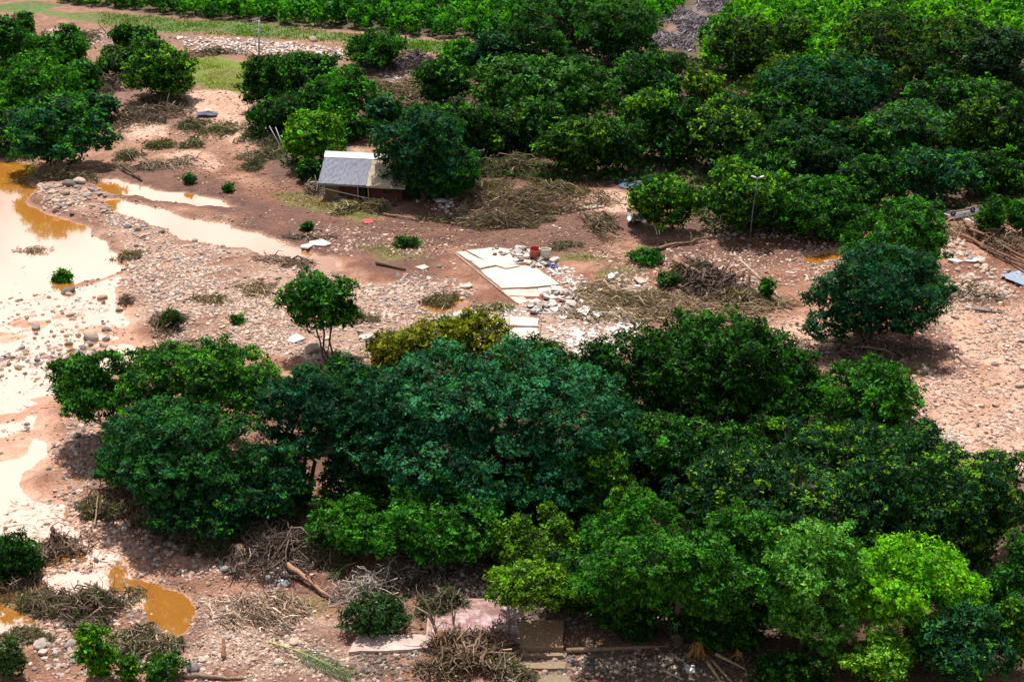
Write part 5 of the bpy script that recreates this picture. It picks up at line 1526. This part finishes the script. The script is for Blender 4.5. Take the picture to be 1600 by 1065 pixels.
crumple('dark_cloth', 'dark grey cloth on the pink tiled floor', 716, 951, .7, .5, .35, (.05, .055, .09), M['plain'], 20, 'cloth')
crumple('white_wreckage', 'pale wreckage glimpsed through the dark ragged tree', 1242, 635, 1.6, 1.6, 1.2, (.55, .62, .72), M['plain'], 21)
crumple('blue_bits', 'scrap of blue plastic on the stony slope', 437, 912, .6, .4, .3, (.45, .62, .85), M['plain'], 22, 'scrap')

# ---------------------------------------------------------------- concrete slabs and floors
def plate(name, label, pts, thick, col, mat=None, lift=.05, parent=None, tilt=0.0, cat='slab', rough=.05, group=None):
    P = [G(*q) for q in pts]
    cx, cy = sum(q.x for q in P) / len(P), sum(q.y for q in P) / len(P)
    base = max(tz(q.x, q.y) for q in P + [Vector((cx, cy, 0))])
    rng = np.random.default_rng(int(abs(cx) * 10 + cy))
    out = []
    for i in range(len(P)):           # ragged edges
        a, b = P[i], P[(i + 1) % len(P)]
        k = max(1, int((b - a).length / .9))
        for j in range(k):
            q = a + (b - a) * j / k
            off = (rng.normal(0, rough, 2) if j else (0, 0))
            out.append((q.x - cx + off[0], q.y - cy + off[1], tilt * (q.x - cx)))
    o = MB().prism([(x, y, z) for x, y, z in out], -thick, 0, col).build(name, mat or M['concrete'], parent)
    o.location = (cx, cy, base + lift)
    if parent is None:
        tag(o, label, cat, group)
    return o

CW, CC = (.53, .46, .40), (.48, .39, .33)
sl = empty('concrete_floor', GT(800, 430))
tag(sl, 'large pale concrete house floor cracked into plates beside the tubs', 'floor slab')
def sub(pts, col=CW, lift=.08, thick=.35, tilt=0.0, lab=None):
    o = plate('floor_plate', '', pts, thick, col, M['concrete'], lift, None, tilt)
    for k in ('label', 'category'):
        if k in o:
            del o[k]
    o.location = o.location - sl.location
    o.parent = sl
    return o
sub([(712, 395), (728, 394), (745, 404), (757, 408), (734, 409)], CC, .10)
sub([(729, 393), (775, 388), (800, 392), (832, 411), (775, 416), (750, 421), (736, 410), (758, 408)], CW, .13)
sub([(751, 423), (775, 418), (833, 416), (874, 445), (838, 449), (783, 451)], CW, .06, tilt=.004)
sub([(783, 453), (838, 451), (845, 457), (842, 463), (806, 462), (792, 462)], CC, .02)
sub([(840, 451), (874, 447), (895, 461), (860, 467), (847, 461)], CW, .05)
sub([(795, 464), (818, 464), (826, 471), (811, 475)], CC, .02)
sub([(820, 464), (838, 465), (846, 470), (829, 472)], CC, -.01)
sub([(775, 417), (800, 413), (812, 418), (790, 422)], CC, .22)
rim = MB().tube([tuple(GT(711, 397) - sl.location + Vector((0, 0, .12))), tuple(GT(809, 476) - sl.location + Vector((0, 0, .10)))], [.12, .12], 4, (.38, .29, .24))
rim.build('edge_beam', M['concrete'], sl)
s2 = empty('concrete_floor', GT(795, 510))
tag(s2, 'smaller pale concrete floor with brown edge beside the olive-yellow tree', 'floor slab')
for pts, col, lf in [([(748, 496), (796, 497), (795, 520), (742, 535)], CC, .15), ([(797, 497), (842, 500), (840, 512), (797, 511)], CW, .18), ([(797, 513), (840, 514), (838, 538), (746, 540), (796, 522)], CW, .13)]:
    o = plate('floor_plate', '', pts, .4, col, M['concrete'], lf)
    del o['label'], o['category']
    o.location = o.location - s2.location
    o.parent = s2
for a, b in [((845, 498), (842, 538)), ((800, 511), (831, 513)), ((828, 496), (846, 498))]:
    MB().tube([tuple(GT(*a) - s2.location + Vector((0, 0, .22))), tuple(GT(*b) - s2.location + Vector((0, 0, .22)))], [.10, .10], 4, (.34, .19, .13)).build('edge_beam', M['concrete'], s2)

k = 0
for x, y, w, h, col, tilt, lb in [
        (868, 484, 22, 12, CW, .12, 'white slab fragment below the big floor'), (913, 488, 24, 15, (.68, .68, .68), .2, 'white polygonal slab fragment on grey rubble'),
        (933, 493, 16, 10, (.60, .62, .63), -.2, 'bluish slab fragment beside the white polygonal one'), (903, 524, 24, 10, CW, .1, 'flat white slab fragment near the straw mat'),
        (728, 449, 20, 7, CC, .15, 'thin pink slab flake at the edge of the brown puddle'), (718, 494, 28, 10, CC, .25, 'tilted brown slab flake with a broken companion'),
        (735, 490, 18, 8, (.42, .32, .27), -.25, 'narrow dark slab flake leaning on the tilted brown one'), (954, 434, 12, 8, (.66, .66, .66), .35, 'small white block on the rubble crest'),
        (1000, 440, 24, 12, (.42, .32, .26), -.25, 'brown concrete block at the head of the straw mat'), (958, 516, 14, 8, CW, .1, 'small pale slab chip in rubble'),
        (460, 530, 34, 16, (.62, .58, .54), .1, 'pale flat slab fragment under the lone tree'), (572, 528, 24, 10, (.40, .36, .34), .2, 'grey slab fragment on the gravel bar'),
        (455, 705, 70, 18, (.62, .58, .55), .03, 'long whitish slab glimpsed under the sparse feathery tree'), (412, 765, 34, 16, (.50, .42, .42), .2, 'pinkish slab tilted under the feathery tree'),
        (525, 757, 34, 36, (.30, .14, .10), .05, 'dark red floor slab in shade under the feathery trees'), (470, 740, 30, 12, (.45, .30, .25), .1, 'reddish slab piece among shaded boulders'),
        (660, 420, 22, 8, (.50, .42, .36), .1, 'pale plank-like slab past the sunken beam'), (500, 382, 36, 10, (.55, .47, .42), .02, 'thin pale slab at the tail of the lower stream'),
        (480, 386, 20, 8, (.50, .44, .40), .1, 'small pale slab beside the lower stream tail'), (925, 329, 34, 6, (.55, .48, .42), .02, 'pale slab half buried on the sand before the grove'),
        (1130, 985, 12, 9, (.45, .32, .28), .3, 'small brick-coloured block in the dark shade'), (1385, 612, 20, 8, CC, .1, 'pale slab piece by the olive grass'), (1240, 605, 14, 12, CW, .2, 'pale slab chip by the dark ragged tree'),
        (1520, 415, 40, 7, (.56, .54, .52), .08, 'long pale board on the boulder heap'), (1490, 416, 26, 6, (.56, .54, .52), -.06, 'short pale board on the boulder heap')]:
    rng = np.random.default_rng(int(x))
    n = int(rng.integers(4, 6))
    pts = []
    for q in range(n):
        a = 2 * math.pi * (q + rng.uniform(-.25, .25)) / n
        pts.append((x + w / 2 * math.cos(a) * rng.uniform(.85, 1.15), y + h / 2 * math.sin(a) * rng.uniform(.85, 1.15)))
    plate('slab_fragment', lb, pts[::-1], .18, col, M['concrete'], .16 + abs(tilt) * .5, None, tilt, 'slab', .02)

def tile_material():
    m, t, b = new_mat('pink_terrazzo')
    N, L = t.nodes, t.links
    tc = N.new('ShaderNodeNewGeometry')
    n = N.new('ShaderNodeTexNoise'); n.inputs['Scale'].default_value = .7; n.inputs['Detail'].default_value = 9; n.inputs['Roughness'].default_value = .72
    L.new(tc.outputs['Position'], n.inputs['Vector'])
    r = N.new('ShaderNodeValToRGB')
    e = r.color_ramp.elements
    e[0].position, e[0].color = .36, (.15, .07, .06, 1)
    e[1].position, e[1].color = .64, (.50, .40, .40, 1)
    x = e.new(.5); x.color = (.27, .15, .15, 1)
    x = e.new(.42); x.color = (.17, .085, .06, 1)
    L.new(n.outputs['Fac'], r.inputs['Fac'])
    L.new(r.outputs['Color'], b.inputs['Base Color'])
    b.inputs['Roughness'].default_value = .7
    return m
M['terrazzo'] = tile_material()

fl = empty('tiled_floor', GT(750, 985))
tag(fl, 'washed-out pink tiled house floor beneath the forked yellow-green tree', 'floor')
c00, c10, c01 = GT(668, 1008), GT(812, 1008), GT(702, 944)
ux, uy = (c10 - c00), (c01 - c00)
uy = Vector((0, uy.length, 0))
ux = Vector((ux.x, 0, 0))
NX, NY = 16, 13
tile_me = MB().box((0, 0, 0), (ux.x / NX - .006, uy.y / NY - .006, .08)).build('floor_tile', M['terrazzo'], fl)
first = True
rng = np.random.default_rng(9)
for j in range(NY):
    for i in range(NX):
        if rng.random() < .07:
            continue
        o = tile_me if first else link(tile_me.copy())
        first = False
        o.parent = fl
        p = c00 + ux * ((i + .5) / NX) + uy * ((j + .5) / NY) - fl.location
        o.location = (p.x, p.y, .33 + rng.normal(0, .008) - (c00.z - .3) * 0)
        o.rotation_euler = (rng.normal(0, .012), rng.normal(0, .012), rng.normal(0, .008))
bed = MB().box((0, 0, 0), (ux.x + .3, uy.y + .3, .6), col=(.30, .22, .18))
b_ = bed.build('floor_bed', M['concrete'], fl)
b_.location = c00 + ux * .5 + uy * .5 - fl.location + Vector((0, 0, .3 - c00.z + fl.location.z - .02))
b_.location.z = .045
plate('porch_floor', 'pale pinkish porch slab with a worn front edge beside the tiled floor', [(545, 1022), (560, 995), (668, 995), (672, 1014), (640, 1018)], .45, (.44, .32, .28), M['concrete'], .25)
st = empty('brick_steps', GT(848, 1025))
tag(st, 'flight of worn brown masonry steps below the tiled floor', 'steps')
for i, (x0, x1, y0, y1, lift) in enumerate([(812, 880, 975, 1018, .40), (812, 880, 1024, 1028, .30), (811, 884, 1036, 1046, .20), (825, 890, 1056, 1070, .10)]):
    o = plate('step', '', [(x0, y1), (x0 + 2, y0), (x1, y0), (x1, y1)], .55, (.25 - .02 * i, .15, .095), M['dusty'], lift)
    del o['label'], o['category']
    o.location = o.location - st.location
    o.parent = st

# tubs
def tub(name, label, cx, cy, r, h, col, tilt):
    p = GT(cx, cy)
    root = empty(name, p)
    tag(root, label, 'tub')
    n = 20
    def ring(rad, z):
        return [(rad * math.cos(2 * math.pi * k / n), rad * math.sin(2 * math.pi * k / n), z) for k in range(n)]
    v = ring(r * .85, 0) + ring(r, h) + ring(r * .93, h) + ring(r * .8, .08)
    f = []
    for a in range(3):
        f += [(a * n + k, a * n + (k + 1) % n, (a + 1) * n + (k + 1) % n, (a + 1) * n + k) for k in range(n)]
    f.append(tuple(range(n))[::-1]); f.append(tuple(3 * n + k for k in range(n)))
    b = MB().add(v, f, col).build('body', M['plain'], root, False)
    rm = MB().tube([(r * 1.01 * math.cos(2 * math.pi * k / n), r * 1.01 * math.sin(2 * math.pi * k / n), h) for k in range(n + 1)], [.05] * (n + 1), 6, col).build('rim', M['plain'], root, True)
    root.rotation_euler = (tilt, .05, 0)
    root.location.z += .25
tub('red_tub', 'red-brown plastic tub standing on the rubble by the concrete floor', 836, 403, .72, 1.0, (.42, .09, .065), .12)
tub('white_tub', 'cream plastic tub beside the red one on the rubble', 851, 404, .72, 1.0, (.66, .60, .48), -.15)

# ---------------------------------------------------------------- poles
def lamp_post():
    p = GT(1171, 384)
    root = empty('lamp_post', p)
    tag(root, 'slim grey lamp post with twin white heads before the yellow-tipped tree', 'lamp post')
    h = 8.9
    MB().tube([(0, 0, -.2), (.1, 0, h * .5), (.42, 0, h)], [.075, .065, .05], 10, (.13, .135, .14)).build('pole', M['metal'], root, True)
    MB().box((0, 0, .1), (.4, .4, .25), col=(.3, .3, .3)).build('base_plate', M['metal'], root)
    for s in (-1, 1):
        MB().tube([(.42, 0, h - .1), (.42 + s * .25, 0, h + .08)], [.04, .04], 6, (.5, .5, .52)).build('arm', M['metal'], root)
        MB().box((.42 + s * .5, 0, h + .12), (.5, .28, .10), Matrix.Rotation(-s * .3, 4, 'Y'), (.62, .64, .67), .08).build('lamp_head', M['plain'], root)
lamp_post()

def power_pole():
    p = GT(407, 103)
    root = empty('power_pole', p)
    tag(root, 'grey power pole with short cross-arms and stay wire by the rubble bank', 'power pole')
    h = 7.4
    MB().tube([(-.2, 0, -.2), (.05, 0, h * .5), (.35, 0, h)], [.2, .18, .15], 10, (.46, .46, .52)).build('pole', M['concrete'], root, True)
    for z, L in ((h - .25, 1.3), (h - 1.7, 1.1)):
        a = MB().tube([(.35, 0, z + .15), (-.9, .1, z - .15)], [.07, .06], 6, (.55, .55, .56)).build('cross_arm', M['concrete'], root)
        for k in (0, 1):
            MB().tube([(-.45 - .4 * k, .05, z - .05), (-.45 - .4 * k, .05, z + .2)], [.06, .045], 6, (.6, .62, .64)).build('insulator', M['plain'], a)
    MB().tube([(-.75, .1, h - .4), (-.6, 0, h * .5), (-.3, 0, .2)], [.035, .035, .035], 5, (.55, .55, .56)).build('stay_wire', M['metal'], root)
power_pole()
rng = np.random.default_rng(4)
for i, (a, lb, dx) in enumerate([((452, 252), 'leaning grey pole of a pair beside the yellow-green tree', 0), ((450, 250), 'thinner pole leaning beside the other grey pole', -.35)]):
    p = GT(*a)
    root = empty('leaning_pole', p)
    tag(root, lb, 'pole')
    MB().tube([(0, 0, -.2), (-.85 + dx, .2, 2.4), (-1.75 + dx * 2, .5, 4.9)], [.09 - .03 * i, .085 - .03 * i, .07 - .02 * i], 8, (.50, .50, .52)).build('pole', M['metal'], root, True)
    MB().box((0, 0, .05), (.3, .3, .3), col=(.36, .34, .33)).build('footing', M['concrete'], root)

# ---------------------------------------------------------------- overturned car
def car():
    p = GT(1497, 353)
    root = empty('overturned_car', p)
    tag(root, 'white car lying overturned on its roof with wheels in the air', 'car')
    root.rotation_euler = (math.radians(168), math.radians(-7), math.radians(10))   # upside down, tipped
    root.location.z += 1.42
    white = (.72, .73, .75)
    Lx, W = 4.3, 1.66
    # body side profile with wheel arches
    prof = [(-2.1, .42), (-2.12, .72), (-2.0, .92), (-1.2, 1.0), (.75, 1.0), (1.85, .9), (2.12, .74), (2.14, .42), (1.82, .36)]
    def arch(cx):
        return [(cx + .40 * math.cos(a), .36 + .40 * math.sin(a)) for a in [math.radians(q) for q in (0, 30, 60, 90, 120, 150, 180)]]
    prof += arch(1.32) + arch(-1.32) + [(-1.9, .36)]
    n = len(prof)
    v = [(x, -W / 2 + .0, z) for x, z in prof] + [(x, W / 2, z) for x, z in prof]
    f = [tuple(range(n)), tuple(range(n, 2 * n))[::-1]] + [(i, n + i, n + (i + 1) % n, (i + 1) % n) for i in range(n)]
    MB().add(v, f, white).build('body', M['gloss'], root)
    # cabin, tapered
    a = [(-1.55, 1.0), (-1.0, 1.42), (.35, 1.45), (1.05, 1.0)]
    vv = [(x, -W / 2 + .06 + (z - 1) * .35, z) for x, z in a] + [(x, W / 2 - .06 - (z - 1) * .35, z) for x, z in a]
    cb = MB().add(vv, [(0, 1, 2, 3), (7, 6, 5, 4), (0, 4, 5, 1), (1, 5, 6, 2), (2, 6, 7, 3), (3, 7, 4, 0)], (.66, .67, .69)).build('cabin', M['gloss'], root)
    for s in (-1, 1):
        for x0, x1 in ((-1.1, -.35), (-.25, .6)):
            y = s * (W / 2 - .075)
            MB().box(((x0 + x1) / 2, y - s * .05, 1.2), (x1 - x0, .06, .30), Matrix.Rotation(s * .33, 4, 'X'), (.02, .022, .025)).build('window', M['gloss'], cb)
        MB().box((.15, s * (W / 2 + .01), .85), (.2, .04, .05), col=(.05, .05, .05)).build('door_handle', M['plain'], root)
        MB().box((.2, s * (W / 2 + .005), .62), (.26, .03, .10), col=(.03, .03, .03)).build('side_vent', M['plain'], root)
        MB().box((2.1, s * .58, .68), (.12, .34, .18), col=(.6, .62, .64)).build('headlight', M['gloss'], root)
        MB().box((-2.1, s * .62, .74), (.08, .26, .20), col=(.35, .03, .03)).build('tail_light', M['gloss'], root)
    MB().box((2.14, 0, .46), (.14, W * .96, .18), col=(.10, .10, .105)).build('bumper', M['plain'], root)
    MB().box((-2.14, 0, .48), (.14, W * .96, .18), col=(.10, .10, .105)).build('bumper', M['plain'], root)
    ch = MB().box((0, 0, .335), (3.9, W * .8, .08), col=(.10, .075, .06)).build('underbody', M['dusty'], root)
    MB().tube([(-1.9, .25, .25), (-.6, .22, .25), (.9, .15, .25), (1.3, .1, .28)], [.05, .05, .06, .05], 6, (.22, .15, .11)).build('exhaust', M['dusty'], ch, True)
    MB().box((-1.0, -.1, .25), (.7, 1.0, .16), col=(.13, .10, .085), jit=.06).build('fuel_tank', M['dusty'], ch)
    MB().box((1.25, 0, .24), (.8, .7, .2), col=(.16, .115, .085), jit=.08).build('engine_sump', M['dusty'], ch)
    for x in (-1.32, 1.32):
        MB().tube([(x, -.7, .3), (x, .7, .3)], [.06, .06], 6, (.10, .08, .07)).build('axle', M['dusty'], ch)
        for s in (-1, 1):
            w = empty('wheel', (x, s * .72, .30))
            w.parent = root
            n2 = 20
            def ring(rad, y):
                return [(rad * math.cos(2 * math.pi * k / n2), y, rad * math.sin(2 * math.pi * k / n2)) for k in range(n2)]
            rv = ring(.20, -.10) + ring(.29, -.10) + ring(.32, -.06) + ring(.32, .06) + ring(.29, .10) + ring(.20, .10)
            rf = [(a2 * n2 + k, a2 * n2 + (k + 1) % n2, ((a2 + 1) % 6) * n2 + (k + 1) % n2, ((a2 + 1) % 6) * n2 + k) for a2 in range(6) for k in range(n2)]
            MB().add(rv, rf, (.022, .022, .024)).build('tyre', M['tyre'], w)
            dv = ring(.21, s * .05) + ring(.07, s * .10) + ring(.21, -s * .05)
            df = [(a2 * n2 + k, a2 * n2 + (k + 1) % n2, (a2 + 1) * n2 + (k + 1) % n2, (a2 + 1) * n2 + k) for a2 in (0,) for k in range(n2)] + [tuple(n2 + k for k in range(n2)), tuple(2 * n2 + k for k in range(n2))]
            MB().add(dv, df, (.34, .36, .40)).build('rim', M['metal'], w)
car()

# ---------------------------------------------------------------- palm frond, torn palm base, hanging roots
def frond(label, a, b, spread, n, col):
    rng = np.random.default_rng(int(a[0]))
    p0, p1 = GT(*a), GT(*b)
    root = empty('palm_frond', p0)
    tag(root, label, 'palm frond')
    d = np.array(p1 - p0); d[2] = 0
    L = np.linalg.norm(d); d /= L
    side = np.array([-d[1], d[0], 0])
    sp = [np.array([0, 0, .1]) + d * L * t + np.array([0, 0, .35 * math.sin(t * 3)]) for t in np.linspace(0, 1, 7)]
    MB().tube(sp, [.07, .06, .055, .045, .035, .025, .012], 6, (.32, .33, .08)).build('stalk', M['stick'], root, True)
    V, F = [], []
    proto = None
    for k in range(n):
        for s in (-1, 1):
            t = .38 + .62 * (k + .5) / n
            o = sp[0] + d * L * t + np.array([0, 0, .35 * math.sin(t * 3)])
            dirv = d * .85 + side * s * .62 + np.array([0, 0, rng.normal(.0, .12)])
            dirv /= np.linalg.norm(dirv)
            ln = spread * (1.1 - .55 * abs(t - .6)) * rng.uniform(.8, 1.1)
            wv = np.cross(dirv, [0, 0, 1]); wv = wv / np.linalg.norm(wv) * .05
            e = o + dirv * ln - np.array([0, 0, .25]); e[2] = max(e[2], .06)
            m = o + dirv * ln * .5 + np.array([0, 0, .06])
            c = np.array(col) * rng.uniform(.7, 1.4)
            MB().add([o - wv * .4, o + wv * .4, m + wv, m - wv, e], [(0, 1, 2, 3), (3, 2, 4)], c).build('leaflet', M['leaf'], root)
frond('fallen green palm frond lying on the pale gravel', (420, 1005), (545, 1058), 1.5, 24, (.035, .085, .028))
frond('dull green palm frond under the smaller bright tree', (560, 880), (520, 905), 1.0, 12, (.06, .08, .03))

def roots(label, cx, cy, h, r, n, col, drop=True, name='root_ball'):
    rng = np.random.default_rng(int(cx))
    p = GT(cx, cy)
    root = empty(name, p)
    tag(root, label, 'roots')
    MB().tube([(0, 0, -.1), (.05, 0, h * .5), (0, .1, h)], [r * .35, r * .3, r * .24], 8, col).build('stump', M['bark'], root, True)
    for k in range(n):
        a = rng.uniform(0, 6.28)
        R = r * rng.uniform(.6, 1.3)
        s = np.array([math.cos(a) * r * .2, math.sin(a) * r * .2, h * rng.uniform(.3, .95)])
        e = np.array([math.cos(a) * R, math.sin(a) * R, .03])
        pts = limb_path(s, e, rng, 4, .2)
        pts[1][2] += .15 * h
        MB().tube(pts, [.06, .05, .04, .03, .015], 5, np.array(col) * rng.uniform(.7, 1.5)).build('root', M['bark'], root, True)
roots('reddish uprooted stump with hanging roots at the tiled floor edge', 688, 1018, 1.9, .95, 34, (.23, .125, .07))
roots('dark uprooted stump with roots standing on the porch slab', 628, 975, 2.0, .6, 18, (.16, .09, .055))
roots('orange-brown torn palm base with fibrous roots', 1092, 1022, 1.1, .95, 30, (.36, .17, .045))
roots('small orange-brown palm stump on the dark rubble', 1152, 1030, .9, .5, 16, (.32, .17, .06))
roots('orange fibrous palm stump by the light green tree', 1210, 1060, .6, .8, 18, (.42, .22, .08))
roots('bare root mass under the feathery tree at the water edge', 208, 765, 1.6, 1.1, 26, (.17, .11, .07))
roots('pale root tangle on the stony slope below the dark brush', 375, 880, 1.2, 1.2, 18, (.28, .19, .13))
roots('upturned root plate of the dead tree in the orange pool', 100, 935, 1.3, .8, 20, (.11, .06, .05))
roots('dark root snag at the edge of the muddy stream', 84, 845, 1.7, .6, 14, (.10, .06, .05))
def bare_tree(label, base, tips, r, col):
    rng = np.random.default_rng(int(base[0]))
    p = GT(*base)
    root = empty('bare_tree', p)
    tag(root, label, 'tree')
    fork = np.array([tips[0][0] * .3, 0, tips[0][2] * .4])
    MB().tube(limb_path((0, 0, -.1), fork, rng, 4, .12), [r * 1.2, r, r * .9, r * .85, r * .8], 8, col).build('trunk', M['bark'], root, True)
    for t in tips:
        lp = limb_path(fork, t, rng, 4, .14)
        MB().tube(lp, [r * .6, r * .5, r * .38, r * .26, r * .1], 6, col).build('limb', M['bark'], root, True)
bare_tree('leaning grey-brown bare trunk over the root-hung stump', (690, 1010), [(-1.8, .8, 5.0), (.4, .5, 4.6), (-3.2, 1.2, 3.6)], .16, (.22, .17, .11))
bare_tree('crooked pale bare tree standing on the tiled floor edge', (708, 1012), [(.2, .3, 5.2), (.9, .4, 4.6)], .12, (.30, .25, .17))

# broken concrete lying on and around the big floor
RUB = []
for x0, x1, y0, y1, n, lb, gp in [(770, 832, 388, 402, 26, 'broken concrete chunk heaped behind the plates of the big pale floor', 'chunks behind the big floor'), (800, 870, 402, 418, 20, 'broken concrete chunk lying around the red and cream tubs', 'chunks around the tubs'),
                             (850, 905, 455, 472, 22, 'broken concrete chunk on the corner plate of the big pale floor', 'chunks on the corner plate'), (820, 900, 474, 490, 22, 'broken concrete chunk on the ground between the two concrete floors', 'chunks between the two floors')]:
    rng = np.random.default_rng(x0)
    for q in range(n):
        p = GT(rng.uniform(x0, x1), rng.uniform(y0, y1))
        sz = rng.uniform(.25, .75)
        col = np.array(WHITES[rng.integers(len(WHITES))]) * rng.uniform(.75, 1.05)
        if q < 6:
            RUB.append(MB().box((0, 0, 0), (sz * 1.3, sz, sz * .35), None, col, .16).build('concrete_chunk', M['concrete']))
        o = RUB[-1 - (q % min(6, len(RUB)))] if q >= 6 else RUB[-1]
        o = o if q < 6 else link(o.copy())
        o.location = (p.x, p.y, p.z + .32)
        o.rotation_euler = (rng.normal(0, .3), rng.normal(0, .3), rng.uniform(0, 6.28))
        tag(o, lb, 'rubble', gp)
